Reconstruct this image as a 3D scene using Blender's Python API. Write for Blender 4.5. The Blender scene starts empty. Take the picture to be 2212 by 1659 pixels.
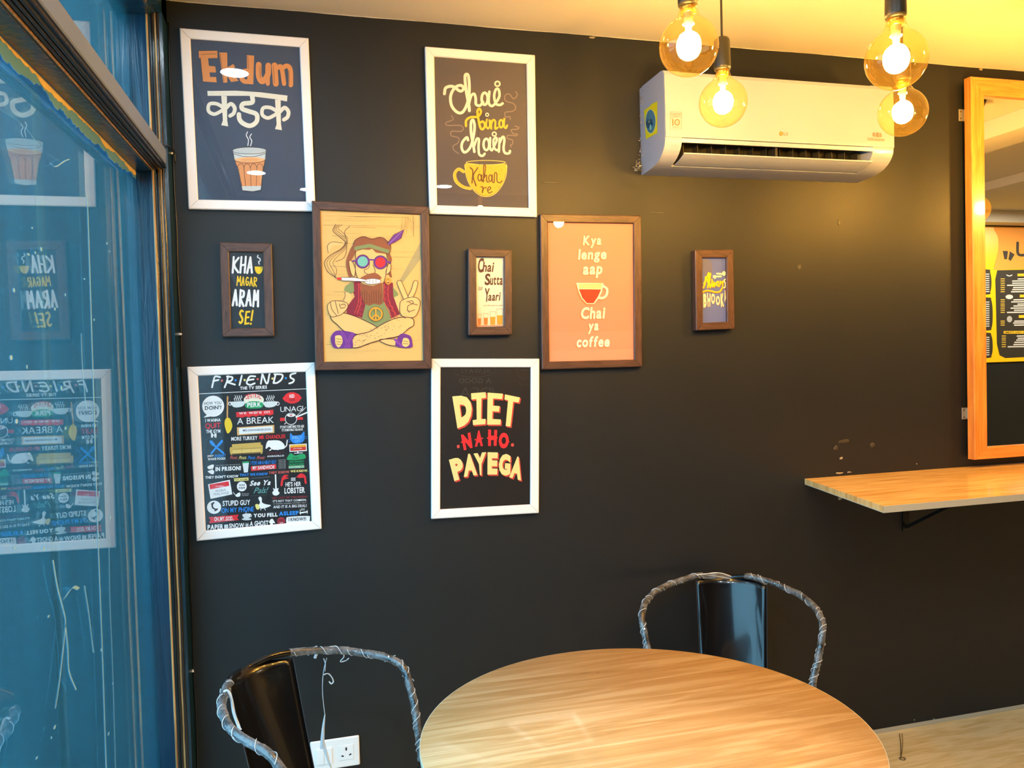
import bpy, bmesh, math, random
from mathutils import Vector, Matrix
from mathutils.geometry import tessellate_polygon
random.seed(7)
SC = bpy.context.scene
COL = SC.collection
PI = math.pi

# ------------------------------------------------------------ camera, sky, exposure
IMG_W, IMG_H = 2212, 1659
FOC = 1725.45
YAW, PITCH, ROLL = 0.260507752, -0.0301632603, -0.0276222018
CAM = Vector((0.0, -2.70, 1.5444))
ZC = 2.69                      # ceiling height
fwd = Vector((math.sin(YAW)*math.cos(PITCH), math.cos(YAW)*math.cos(PITCH), math.sin(PITCH)))
rgt0 = Vector((math.cos(YAW), -math.sin(YAW), 0)); up0 = rgt0.cross(fwd)
RGT = rgt0*math.cos(ROLL) + up0*math.sin(ROLL)
UP = -rgt0*math.sin(ROLL) + up0*math.cos(ROLL)
cam_d = bpy.data.cameras.new('camera')
cam = bpy.data.objects.new('camera', cam_d); COL.objects.link(cam)
cam_d.sensor_width = 36; cam_d.lens = FOC/IMG_W*36; cam_d.clip_start = .02
cam.matrix_world = Matrix(((RGT.x, UP.x, -fwd.x, CAM.x), (RGT.y, UP.y, -fwd.y, CAM.y), (RGT.z, UP.z, -fwd.z, CAM.z), (0, 0, 0, 1)))
SC.camera = cam

world = bpy.data.worlds.new('World'); SC.world = world; world.use_nodes = True
wb = world.node_tree.nodes['Background']
wb.inputs[0].default_value = (.55, .78, 1.0, 1); wb.inputs[1].default_value = WORLD_STRENGTH = 6.0
SC.view_settings.view_transform = 'Standard'; SC.view_settings.look = 'None'
SC.view_settings.gamma = 1; SC.view_settings.use_curve_mapping = False
SC.view_settings.exposure = EXPOSURE = 0.55
BULB_POWER = 32.0
BULB_COLOR = (1.0, .45, .035)
DOWNLIGHT = 520.0
SC.cycles.max_bounces = 10; SC.cycles.transparent_max_bounces = 24
SC.cycles.sample_clamp_indirect = 6
SC.cycles.caustics_reflective = False; SC.cycles.caustics_refractive = False

def aim(px, py):
    return RGT*((px-IMG_W/2)/FOC) - UP*((py-IMG_H/2)/FOC) + fwd
def on_y(px, py, y=0.):
    d = aim(px, py); return CAM + d*((y-CAM.y)/d.y)
def on_x(px, py, x):
    d = aim(px, py); return CAM + d*((x-CAM.x)/d.x)
def on_z(px, py, z):
    d = aim(px, py); return CAM + d*((z-CAM.z)/d.z)
def mirrored(px, py, my, wy):      # point of the opposite wall y=wy that a mirror lying in y=my shows at this pixel
    d = aim(px, py); t1 = (my-CAM.y)/d.y; t2 = (my-wy)/d.y
    return Vector((CAM.x+d.x*(t1+t2), wy, CAM.z+d.z*(t1+t2)))

# ------------------------------------------------------------ materials
def lin(c):
    return tuple(((v/255)/12.92 if v/255 <= .04045 else ((v/255+.055)/1.055)**2.4) for v in c)
MATS = {}
def mat(name, rgb=None, rough=.5, metal=0., spec=.5, coat=0., emit=None, es=0., srgb=True):
    if name in MATS: return MATS[name]
    m = bpy.data.materials.new(name); m.use_nodes = True; MATS[name] = m
    b = m.node_tree.nodes['Principled BSDF']
    if rgb is not None: b.inputs['Base Color'].default_value = (*(lin(rgb) if srgb else rgb), 1)
    b.inputs['Roughness'].default_value = rough; b.inputs['Metallic'].default_value = metal
    b.inputs['Specular IOR Level'].default_value = spec
    b.inputs['Coat Weight'].default_value = coat; b.inputs['Coat Roughness'].default_value = .08
    if emit:
        b.inputs['Emission Color'].default_value = (*emit, 1); b.inputs['Emission Strength'].default_value = es
    return m
def nt(m): return m.node_tree.nodes, m.node_tree.links, m.node_tree.nodes['Principled BSDF']
def noise_node(m, scale=(1,1,1), nscale=5, detail=4, rot=(0,0,0), dist=0., rough=.55, coord='Object'):
    n, l, b = nt(m)
    tc = n.new('ShaderNodeTexCoord'); mp = n.new('ShaderNodeMapping'); tx = n.new('ShaderNodeTexNoise')
    mp.inputs['Scale'].default_value = scale; mp.inputs['Rotation'].default_value = rot
    tx.inputs['Scale'].default_value = nscale; tx.inputs['Detail'].default_value = detail
    tx.inputs['Distortion'].default_value = dist; tx.inputs['Roughness'].default_value = rough
    l.new(tc.outputs[coord], mp.inputs[0]); l.new(mp.outputs[0], tx.inputs['Vector'])
    return tx
def ramp(m, src, stops):
    n, l, b = nt(m); r = n.new('ShaderNodeValToRGB'); cr = r.color_ramp
    while len(cr.elements) < len(stops): cr.elements.new(.5)
    for e, (p, c) in zip(cr.elements, stops): e.position = p; e.color = (*lin(c), 1)
    l.new(src, r.inputs[0]); return r
def bump(m, src, strength=.2, dist=.01, prev=None):
    n, l, b = nt(m); bp = n.new('ShaderNodeBump'); bp.inputs['Strength'].default_value = strength; bp.inputs['Distance'].default_value = dist
    l.new(src, bp.inputs['Height'])
    if prev: l.new(prev.outputs[0], bp.inputs['Normal'])
    l.new(bp.outputs[0], b.inputs['Normal']); return bp
def wood(name, stops, scale=(1,14,1), nscale=2.5, rot=(0,0,0), rough=.35, coat=0., fine=(4,160,4), bs=.1):
    m = mat(name, (128,128,128), rough, coat=coat); n, l, b = nt(m)
    a = noise_node(m, scale, nscale, 6, rot, dist=1.2)
    f = noise_node(m, fine, 2.0, 3, rot)
    mx = n.new('ShaderNodeMath'); mx.operation = 'MULTIPLY_ADD'; mx.inputs[1].default_value = .35
    l.new(f.outputs[0], mx.inputs[0]); l.new(a.outputs[0], mx.inputs[2])
    r = ramp(m, mx.outputs[0], stops); l.new(r.outputs[0], b.inputs['Base Color'])
    bump(m, f.outputs[0], bs, .002)
    return m

# wall paint: satin black emulsion with roller texture and faint scuffs
wall_m = mat('wall_paint_black', (25, 28, 31), .5, spec=.38); n, l, b = nt(wall_m)
t1 = noise_node(wall_m, nscale=260, detail=2); t2 = noise_node(wall_m, nscale=2.2, detail=4)
bp = bump(wall_m, t1.outputs[0], .10, .002); bump(wall_m, t2.outputs[0], .10, .02, bp)
r = n.new('ShaderNodeMapRange'); r.inputs[3].default_value = .44; r.inputs[4].default_value = .54
l.new(t2.outputs[0], r.inputs[0]); l.new(r.outputs[0], b.inputs['Roughness'])
ceil_m = mat('ceiling_emulsion', (194, 188, 178), .8); t1 = noise_node(ceil_m, nscale=3, detail=5); bump(ceil_m, t1.outputs[0], .15, .02)
# thick gloss paint on the old wooden window frame, with drips and knots
fpaint = mat('frame_gloss_paint', (20, 42, 62), .22); n, l, b = nt(fpaint)
t1 = noise_node(fpaint, (14, 14, .9), 3.5, 6, dist=.8); t2 = noise_node(fpaint, (60, 60, 3), 3, 3)
bp = bump(fpaint, t1.outputs[0], .3, .008); bump(fpaint, t2.outputs[0], .12, .003, bp)
r = ramp(fpaint, t1.outputs[0], [(.3, (6, 34, 50)), (.52, (10, 48, 70)), (.75, (26, 52, 70))]); l.new(r.outputs[0], b.inputs['Base Color'])
bead_m = mat('frame_bead_dark', (36, 28, 22), .2); t1 = noise_node(bead_m, (30, 30, 1.5), 3, 5); bump(bead_m, t1.outputs[0], .4, .006)
bare_m = wood('worn_wood_edge', [(.3, (96, 62, 36)), (.55, (150, 104, 58)), (.8, (196, 150, 92))], (30, 30, 1.5), 3)
alu_m = mat('brushed_grey_channel', (102, 116, 150), .5, .0); t1 = noise_node(alu_m, (60, 2, 60), 3, 3); bump(alu_m, t1.outputs[0], .1, .002)
blackplastic = mat('black_plastic', (14, 14, 14), .35)
white_frame = mat('white_frame_laminate', (236, 232, 232), .38); t1 = noise_node(white_frame, nscale=40, detail=4); bump(white_frame, t1.outputs[0], .05, .002)
walnut = wood('walnut_frame_foil', [(.3, (44, 28, 24)), (.55, (66, 43, 35)), (.8, (88, 60, 48))], (6, 6, 6), 4, fine=(90, 90, 12), rough=.42)
walnut2 = wood('walnut_frame_foil_upright', [(.3, (44, 28, 24)), (.55, (66, 43, 35)), (.8, (88, 60, 48))], (26, 26, 3), 4, fine=(160, 160, 9), rough=.42)
walnut_h = wood('walnut_frame_foil_level', [(.3, (44, 28, 24)), (.55, (66, 43, 35)), (.8, (88, 60, 48))], (3, 26, 26), 4, fine=(9, 160, 160), rough=.42)
oak_v = wood('mirror_oak_upright', [(.3, (176, 98, 36)), (.55, (206, 124, 50)), (.8, (226, 150, 70))], (18, 18, 1.2), 3, fine=(80, 80, 3), rough=.3, coat=.3)
oak_h = wood('mirror_oak_level', [(.3, (176, 98, 36)), (.55, (206, 124, 50)), (.8, (226, 150, 70))], (1.2, 18, 18), 3, fine=(3, 80, 80), rough=.3, coat=.3)
table_m = wood('table_oak_laminate', [(.34, (158, 120, 74)), (.5, (180, 142, 92)), (.64, (190, 153, 102)), (.82, (210, 180, 134))], (.9, 11, 1), 2.4, rot=(0, 0, math.radians(-5)), rough=.16, fine=(2, 130, 2), bs=.03, coat=.4)
shelf_m = wood('shelf_oak_laminate', [(.36, (176, 126, 66)), (.5, (204, 156, 90)), (.62, (216, 172, 106)), (.78, (232, 196, 136))], (1.2, 15, 1), 2.4, rot=(0, 0, math.radians(4)), rough=.2, fine=(3, 150, 2), bs=.03, coat=.3)
floor_m = wood('floor_wood_vinyl', [(.3, (180, 146, 88)), (.5, (216, 184, 122)), (.75, (236, 212, 160))], (1.6, 12, 1), 2.2, rough=.24, fine=(3, 90, 2), bs=.05)
edge_m = mat('grey_edge_band', (186, 180, 160), .45)
steel_black = mat('black_powder_steel', (14, 15, 18), .22, .3, coat=.6)
switch_w = mat('switch_white', (240, 240, 242), .3)
ac_m = mat('ac_white_plastic', (152, 160, 182), .3, coat=.35); n, l, b = nt(ac_m)
t1 = noise_node(ac_m, (1.2, 6, 9), 5, 4, dist=2.5); n2 = n.new('ShaderNodeBump'); n2.inputs['Strength'].default_value = .35; n2.inputs['Distance'].default_value = .006
l.new(t1.outputs[0], n2.inputs['Height']); l.new(n2.outputs[0], b.inputs['Coat Normal'])
ac_dark = mat('ac_outlet_dark', (46, 44, 40), .4)
mirror_m = mat('mirror_silver', (236, 238, 236), .0, 1.0)
brushed = mat('zinc_plate', (196, 190, 176), .35, .7)

def glass_mat(name, ior, haze, tint=(1, 1, 1), streak=False, haze_col=(160, 190, 210), ns=3.):
    m = bpy.data.materials.new(name); m.use_nodes = True; MATS[name] = m; n = m.node_tree.nodes; l = m.node_tree.links; n.clear()
    out = n.new('ShaderNodeOutputMaterial'); fr = n.new('ShaderNodeFresnel'); ge = n.new('ShaderNodeNewGeometry'); ma = n.new('ShaderNodeMath'); ma.operation = 'MULTIPLY_ADD'; ma.inputs[1].default_value = 1/ior-ior; ma.inputs[2].default_value = ior
    l.new(ge.outputs['Backfacing'], ma.inputs[0]); l.new(ma.outputs[0], fr.inputs[0])   # same reflectance on both faces of the thin pane
    tr = n.new('ShaderNodeBsdfTransparent'); tr.inputs[0].default_value = (*tint, 1)
    gl = n.new('ShaderNodeBsdfGlossy'); gl.inputs['Roughness'].default_value = 0.0
    mx = n.new('ShaderNodeMixShader'); l.new(fr.outputs[0], mx.inputs[0]); l.new(tr.outputs[0], mx.inputs[1]); l.new(gl.outputs[0], mx.inputs[2])
    last = mx
    if haze > 0:
        df = n.new('ShaderNodeBsdfDiffuse'); df.inputs[0].default_value = (*lin(haze_col), 1)
        tl = n.new('ShaderNodeBsdfTranslucent'); tl.inputs[0].default_value = (*lin(haze_col), 1)
        ad = n.new('ShaderNodeMixShader'); ad.inputs[0].default_value = .6; l.new(df.outputs[0], ad.inputs[1]); l.new(tl.outputs[0], ad.inputs[2])
        m2 = n.new('ShaderNodeMixShader'); tc = n.new('ShaderNodeTexCoord'); mp = n.new('ShaderNodeMapping'); mp.inputs['Scale'].default_value = (1, 5, .6) if streak else (1, 1, 1)
        tx = n.new('ShaderNodeTexNoise'); tx.inputs['Scale'].default_value = ns; tx.inputs['Detail'].default_value = 7
        l.new(tc.outputs['Object'], mp.inputs[0]); l.new(mp.outputs[0], tx.inputs[0])
        mr = n.new('ShaderNodeMapRange'); mr.inputs[1].default_value = .3; mr.inputs[2].default_value = .8; mr.inputs[3].default_value = haze*(.5 if ns < 10 else .1); mr.inputs[4].default_value = haze*(1.6 if ns < 10 else 3.6)
        l.new(tx.outputs[0], mr.inputs[0]); l.new(mr.outputs[0], m2.inputs[0]); l.new(last.outputs[0], m2.inputs[1]); l.new(ad.outputs[0], m2.inputs[2]); last = m2
    l.new(last.outputs[0], out.inputs[0]); return m
window_glass = glass_mat('window_glass', 2.5, .075, (.70, .92, .97), True, (60, 150, 172))  # dusty pane; bluish daylight haze is put into the teal of the dust
poster_glass = glass_mat('poster_glass', 1.42, 0.0)
bulb_glass = glass_mat('bulb_amber_glass', 1.5, 0.0035, (1.0, .92, .66), False, (255, 200, 80))  # slight amber scatter put in the clean glass so the globe glows
wrap_m = glass_mat('clear_plastic_wrap', 1.75, .15, (1, 1, 1), False, (236, 242, 250), 34.)
strand_m = mat('milky_plastic_strand', (206, 214, 222), .3)

# ------------------------------------------------------------ mesh helpers
def link(name, bm_or_me, mats, parent=None, origin=None, smooth=False):
    """one mesh object; vertices come in world space, the object sits at its parent's base (or at origin)"""
    if isinstance(bm_or_me, bmesh.types.BMesh):
        me = bpy.data.meshes.new(name); bmesh.ops.recalc_face_normals(bm_or_me, faces=bm_or_me.faces[:]) if not getattr(link, 'keep', False) else None
        bm_or_me.to_mesh(me); bm_or_me.free()
    else: me = bm_or_me
    for m in (mats if isinstance(mats, (list, tuple)) else [mats]): me.materials.append(m)
    if smooth:
        for p in me.polygons: p.use_smooth = True
    o = bpy.data.objects.new(name, me); COL.objects.link(o)
    base = Vector((0, 0, 0))
    q = parent
    while q is not None: base += q.location; q = q.parent
    org = Vector(origin) if origin is not None else (base if parent is not None else Vector((0, 0, 0)))
    me.transform(Matrix.Translation(-org))
    o.location = org-base
    if parent is not None: o.parent = parent
    return o
def tag(o, label=None, cat=None, group=None, kind=None):
    if label: o['label'] = label
    if cat: o['category'] = cat
    if group: o['group'] = group
    if kind: o['kind'] = kind
    return o
def empty(name, loc, label=None, cat=None, group=None, kind=None):
    o = bpy.data.objects.new(name, None); COL.objects.link(o); o.location = loc; o.empty_display_size = .05
    return tag(o, label, cat, group, kind)
def bm_new(): return bmesh.new()
def box(bm, x0, x1, y0, y1, z0, z1, bev=0., mi=0):
    vs = [bm.verts.new((x, y, z)) for x in (x0, x1) for y in (y0, y1) for z in (z0, z1)]
    fs = [bm.faces.new([vs[i] for i in f]) for f in ((0,1,3,2), (4,6,7,5), (0,4,5,1), (2,3,7,6), (0,2,6,4), (1,5,7,3))]
    for f in fs: f.material_index = mi
    if bev > 0:
        es = {e for f in fs for e in f.edges}
        bmesh.ops.bevel(bm, geom=list(es), offset=bev, segments=2, affect='EDGES', profile=.5)
    return bm
def prism(bm, pts, ext, mi=0):
    """closed polygon pts (3D) swept by vector ext"""
    a = [bm.verts.new(p) for p in pts]; b_ = [bm.verts.new(Vector(p)+Vector(ext)) for p in pts]
    n_ = len(pts); fs = [bm.faces.new(a), bm.faces.new(b_[::-1])]
    for i in range(n_): fs.append(bm.faces.new((a[i], b_[i], b_[(i+1) % n_], a[(i+1) % n_])))
    for f in fs: f.material_index = mi
    return fs
def catmull(P, n_=8, closed=False):
    P = [Vector(p) for p in P]
    if closed: Q = [P[-1]]+P+[P[0], P[1]]
    else: Q = [P[0]*2-P[1]]+P+[P[-1]*2-P[-2]]
    out = []
    for i in range(1, len(Q)-2):
        a, b_, c, d = Q[i-1:i+3]
        for k in range(n_):
            t = k/n_; out.append(.5*((2*b_)+(-a+c)*t+(2*a-5*b_+4*c-d)*t*t+(-a+3*b_-3*c+d)*t**3))
    if not closed: out.append(Q[-2])
    return out
def tube(bm, pts, r, seg=10, closed=False, cap=True, rfun=None, mi=0):
    pts = [Vector(p) for p in pts]; rings = []; nrm = None
    for i, p in enumerate(pts):
        t = (pts[min(i+1, len(pts)-1)]-pts[max(i-1, 0)]).normalized()
        if nrm is None: nrm = t.orthogonal().normalized()
        nrm = (nrm-t*nrm.dot(t)).normalized(); bn = t.cross(nrm)
        ri = rfun(i/(len(pts)-1)) if rfun else r
        rings.append([bm.verts.new(p+(nrm*math.cos(2*PI*k/seg)+bn*math.sin(2*PI*k/seg))*ri) for k in range(seg)])
    for a, b_ in zip(rings, rings[1:]):
        for k in range(seg):
            f = bm.faces.new((a[k], a[(k+1) % seg], b_[(k+1) % seg], b_[k])); f.material_index = mi
    if cap:
        bm.faces.new(rings[0][::-1]).material_index = mi; bm.faces.new(rings[-1]).material_index = mi
    return bm
def lathe(bm, prof, c, seg=24, mi=0):
    """prof: (radius, z) list about the vertical axis through c"""
    c = Vector(c); rings = []
    for r_, z in prof:
        if r_ < 1e-6: rings.append([bm.verts.new(c+Vector((0, 0, z)))])
        else: rings.append([bm.verts.new(c+Vector((r_*math.cos(2*PI*k/seg), r_*math.sin(2*PI*k/seg), z))) for k in range(seg)])
    for a, b_ in zip(rings, rings[1:]):
        for k in range(seg):
            k2 = (k+1) % seg
            if len(a) == 1 and len(b_) == 1: continue
            if len(a) == 1: f = bm.faces.new((a[0], b_[k2], b_[k]))
            elif len(b_) == 1: f = bm.faces.new((a[k], a[k2], b_[0]))
            else: f = bm.faces.new((a[k], a[k2], b_[k2], b_[k]))
            f.material_index = mi; f.smooth = True
    return bm
# ============================================================ SETTING
GX = -.446      # plane of the shop-front glass
WX = -.358      # inner face of the wooden window frame, where the black wall begins
YB = -3.0       # opposite wall
XR = 8.0
bm = bm_new(); box(bm, -.50, XR, 0, .14, 0, ZC+.1)
wall_back = tag(link('wall_back', bm, wall_m), 'black painted wall that carries the posters', None, None, 'structure')
bm = bm_new(); box(bm, -.50, XR, YB-.14, YB, 0, ZC+.1)
tag(link('wall_front', bm, wall_m), 'dark wall facing the posters, seen only in reflections', None, None, 'structure')
bm = bm_new(); box(bm, XR, XR+.14, YB, 0, 0, ZC+.1)
tag(link('wall_right', bm, mat('side_wall_paint', (170, 150, 110), .6)), 'far side wall of the room', None, None, 'structure')
bm = bm_new(); box(bm, -.50, XR, YB, 0, ZC, ZC+.1)
ceiling = tag(link('ceiling', bm, ceil_m), 'cream ceiling lit yellow by the bulbs', None, None, 'structure')
for x0, x1, d in ((3.42, 3.66, .09), (4.66, 4.9, .06)):
    bm = bm_new(); box(bm, x0, x1, YB+.001, -.001, ZC-d, ZC-.001); link('ceiling_beam', bm, ceil_m, ceiling)
bm = bm_new(); box(bm, 3.67, 7.9, YB+.001, YB+.16, ZC-.10, ZC-.001, .002); link('bulkhead', bm, ceil_m, ceiling)
# paint line where black wall paint meets the ceiling, slightly wavy, with a few chips
bm = bm_new(); vs = []
for i in range(121):
    x = WX+.01+i*(3.4/120); w = .0012+.0008*math.sin(i*.37)+.0008*random.random()
    vs.append((bm.verts.new((x, -.0012, ZC)), bm.verts.new((x, -.0012, ZC-w))))
for a, b_ in zip(vs, vs[1:]): bm.faces.new((a[0], b_[0], b_[1], a[1]))
link('paint_line', bm, ceil_m, ceiling)

# floor: a thin screed and one plank object per board of the wood-look floor
bm = bm_new(); box(bm, -.46, XR, YB, 0, -.12, -.006)
floor = tag(link('floor', bm, mat('floor_joint', (92, 74, 46), .7)), 'light wood plank floor', None, None, 'structure')
PW, PL = .30, 1.20
me = None
row = 0; y = 0.
while y > YB+.01:
    x = -.46 - (row % 3)*.4
    y1 = max(y-PW, YB)
    while x < XR:
        a, b_ = max(x, -.46)+.0008, min(x+PL, XR)-.0008
        if b_-a > .05:
            bm = bm_new(); box(bm, a, b_, y1+.0008, y-.0008, -.006, 0)
            for e in list(bm.edges): pass
            link('plank', bm, floor_m, floor)
        x += PL
    y -= PW; row += 1
bm = bm_new(); box(bm, WX, XR, -.006, 0, 0, .016, .001)
tag(link('baseboard_back', bm, mat('bare_cement_strip', (188, 178, 156), .7)), 'thin strip of bare cement at the foot of the black wall', None, None, 'structure')

# plaster chips and filler marks on the black wall
chip_m = mat('bare_plaster', (150, 142, 118), .8)
def chip(px, py, rx, ry, seed, name='plaster_chip', m_=None):
    rr = random.Random(seed); c = on_y(px, py, 0); bm = bm_new(); k = 11
    top = []; bot = []
    for i in range(k):
        a = 2*PI*i/k; q = .6+.6*rr.random(); X = c.x+rx*q*math.cos(a); Z = c.z+ry*q*math.sin(a)
        bot.append(bm.verts.new((X, 0, Z))); top.append(bm.verts.new((c.x+(X-c.x)*.8, -.0018, c.z+(Z-c.z)*.8)))
    bm.faces.new(top)
    for i in range(k): bm.faces.new((bot[i], bot[(i+1) % k], top[(i+1) % k], top[i]))
    link(name, bm, m_ or chip_m, wall_back)
for a in ((1817, 990, .008, .006, 1), (1813, 1022, .016, .004, 2), (1834, 1020, .012, .003, 3), (1815, 1076, .010, .008, 4), (1980, 1002, .003, .002, 5),
          (1279, 81, .012, .004, 6), (2119, 150, .012, .006, 7), (2017, 1556, .007, .010, 8), (1975, 1555, .003, .004, 9)):
    chip(*a)
scuff = mat('faint_wall_scuff', (58, 54, 44), .5)
for a in ((1726, 577, .012, .010, 11), (1822, 953, .030, .008, 12), (1884, 962, .014, .010, 13), (1806, 968, .012, .010, 14), (1812, 480, .006, .012, 15), (1190, 395, .04, .003, 16), (1420, 460, .03, .003, 17)):
    chip(*a, name='scuff_mark', m_=scuff)
wire_m = mat('dull_steel_wire', (110, 96, 70), .35, .8)
p0 = on_z(1943, 1586, 0); p1 = on_z(1946, 1638, 0)
bm = bm_new(); tube(bm, catmull([(p0.x, p0.y, .002), ((p0.x+p1.x)/2+.003, (p0.y+p1.y)/2, .0022), (p1.x, p1.y, .002)]), .0015, 6)
tube(bm, catmull([(p0.x+.012, p0.y, .002), ((p0.x+p1.x)/2+.012, (p0.y+p1.y)/2, .0022), (p1.x, p1.y, .002)]), .001, 6)
rg = [(p1.x+.010*math.cos(t*PI/6), p1.y-.008+.010*math.sin(t*PI/6), .0025) for t in range(13)]
tube(bm, rg, .0018, 6)
tag(link('wire_loop', bm, wire_m, origin=(p0.x, p0.y, 0)), 'thin wire with a small ring lying on the floor by the wall', 'wire')

# ------------------------------------------------------------ shop-front window
win = tag(empty('window_1', (GX, -1.5, 0)), 'shop-front window in a black painted wooden frame, mirroring the posters', None, None, 'structure')
YG = -.108
bm = bm_new(); box(bm, GX-.008, GX, YB, YG, .06, 2.136); tag(link('lower_pane', bm, window_glass, win), 'large glass pane reflecting the posters')
bm = bm_new(); box(bm, GX-.008, GX, YB, YG, 2.175, 2.60); link('upper_pane', bm, window_glass, win)
# jamb: stepped profile running floor to ceiling
def plan_prism(name, pts, z0, z1, m_):
    bm = bm_new(); prism(bm, [(x, y, z0) for x, y in pts], (0, 0, z1-z0)); return link(name, bm, m_, win)
plan_prism('jamb', [(GX-.03, -.001), (GX-.03, YG), (-.401, YG), (-.401, -.115), (-.396, -.118), (-.392, -.113), (-.392, -.106), (WX, -.098), (WX, -.001)], .0, ZC-.001, fpaint)
bm = bm_new(); tube(bm, [(-.3985, -.117, .0+z*.27) for z in range(10)]+[(-.3985, -.117, ZC-.01)], .0032, 8); link('worn_bead', bm, bare_m, win, smooth=True)
for x_, r_, m_ in ((-.3845, .0055, bead_m), (-.377, .0038, bare_m), (-.3715, .0045, bead_m)):
    bm = bm_new(); tube(bm, [(x_+.0006*math.sin(z*2.1), -.104, .0+z*.12) for z in range(22)]+[(x_, -.104, ZC-.01)], r_, 10); link('moulding_bead', bm, m_, win, smooth=True)
# transom bar
def run_prism(name, prof, y0, y1, slope, m_, smooth=False):
    """profile of (x,z) swept along y; the old bar sags a little towards the street door"""
    bm = bm_new(); prism(bm, [(x, y1, z) for x, z in prof], (0, y0-y1, slope*(y0-y1)))
    return link(name, bm, m_, win, smooth=smooth)
SL = .040
run_prism('transom_bar', [(GX-.04, 2.134), (-.404, 2.134), (-.398, 2.142), (-.366, 2.142), (-.366, 2.190), (GX-.04, 2.190)], YB, YG-.012, SL, fpaint)
run_prism('metal_channel', [(-.366, 2.150), (-.358, 2.150), (-.356, 2.153), (-.356, 2.193), (-.358, 2.196), (-.405, 2.196), (-.405, 2.191), (-.366, 2.191)], YB, -.145, SL, alu_m)
for x_, z_, r_, m_ in ((-.363, 2.1455, .0042, bead_m), (-.372, 2.142, .0045, blackplastic), (-.3815, 2.1405, .004, bead_m), (-.3895, 2.139, .0035, blackplastic), (-.3975, 2.137, .0032, bare_m)):
    bm = bm_new(); y1 = YG-.018
    tube(bm, [(x_, y1+(YB-y1)*i/24, z_+SL*(YB-y1)*i/24) for i in range(25)], r_, 8); link('transom_bead', bm, m_, win, smooth=True)
# head rail above the upper pane and sill rail under the lower one
run_prism('head_rail', [(GX-.04, 2.595), (-.392, 2.595), (-.385, 2.602), (WX, 2.612), (WX, ZC-.001), (GX-.04, ZC-.001)], YB, -.002, 0, fpaint)
bm = bm_new(); tube(bm, [(-.388, YB+.01+i*.1, 2.603) for i in range(29)], .004, 8); link('worn_bead', bm, bare_m, win, smooth=True)
bm = bm_new(); box(bm, GX-.04, WX, YB, YG-.001, 0, .07, .003); link('sill_rail', bm, fpaint, win)
# ragged paint and sealant along the top edge of the lower pane
def ragged(name, zt, zl0, zl1, m_, x_, seed, y0=-.115, y1=-1.6, n_=150):
    rr = random.Random(seed); bm = bm_new(); vs = []; w = .5
    for i in range(n_+1):
        y = y0+(y1-y0)*i/n_; z = zt+SL*(y-y0); w = min(1, max(0, w+rr.uniform(-.3, .3)))
        vs.append((bm.verts.new((x_, y, z)), bm.verts.new((x_, y, z-(zl0+(zl1-zl0)*w)))))
    for a, b_ in zip(vs, vs[1:]): bm.faces.new((a[0], b_[0], b_[1], a[1]))
    return link(name, bm, m_, win)
ragged('paint_smear', 2.132, .016, .034, mat('thin_blue_paint', (96, 156, 215), .35), GX+.0006, 3)
ragged('sealant_line', 2.1335, .005, .017, mat('old_cream_sealant', (214, 186, 130), .6), GX+.0012, 5)
# torn film edge and thin scratches on the glass
def glass_line(name, pts, w, m_):
    bm = bm_new(); P = [on_x(a, b_, GX+.0008) for a, b_ in pts]; P = catmull(P, 6)
    vs = [(bm.verts.new((p.x, p.y-w/2, p.z)), bm.verts.new((p.x, p.y+w/2, p.z))) for p in P]
    for a, b_ in zip(vs, vs[1:]): bm.faces.new((a[0], a[1], b_[1], b_[0]))
    return link(name, bm, m_, win)
film = mat('film_edge_pale', (150, 200, 226), .35)
glass_line('film_edge', [(188, 420), (191, 480), (198, 700), (204, 892), (212, 1150), (222, 1420), (230, 1659), (236, 1800)], .006, film)
for pts, w in (([(115, 1210), (125, 1270), (138, 1320), (142, 1350), (135, 1420), (128, 1480), (120, 1530)], .005), ([(142, 1350), (147, 1400), (150, 1450), (165, 1490)], .005),
               ([(183, 1265), (193, 1330), (200, 1390), (203, 1410)], .004), ([(236, 1180), (238, 1300), (244, 1450), (250, 1659)], .003),
               ([(130, 1302), (140, 1292), (152, 1275), (160, 1268), (170, 1272)], .02), ([(107, 350), (120, 360), (140, 348), (150, 344)], .006),
               ([(0, 235), (50, 270), (90, 320), (130, 350)], .003), ([(176, 720), (179, 800), (186, 880)], .003)):
    glass_line('scratch', pts, w, film)
rr = random.Random(4)
bm = bm_new()
for i in range(30):
    px, py = rr.uniform(20, 260), rr.uniform(420, 1640); p = on_x(px, py, GX+.0007); h = rr.uniform(.0015, .0045); w = rr.uniform(.003, .008)
    vs = [bm.verts.new((p.x, p.y+w*math.cos(a), p.z+h*math.sin(a))) for a in (0, 1.1, 2.2, 3.3, 4.4, 5.4)]; bm.faces.new(vs)
tag(link('paint_specks', bm, film, win), kind='stuff')
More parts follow.
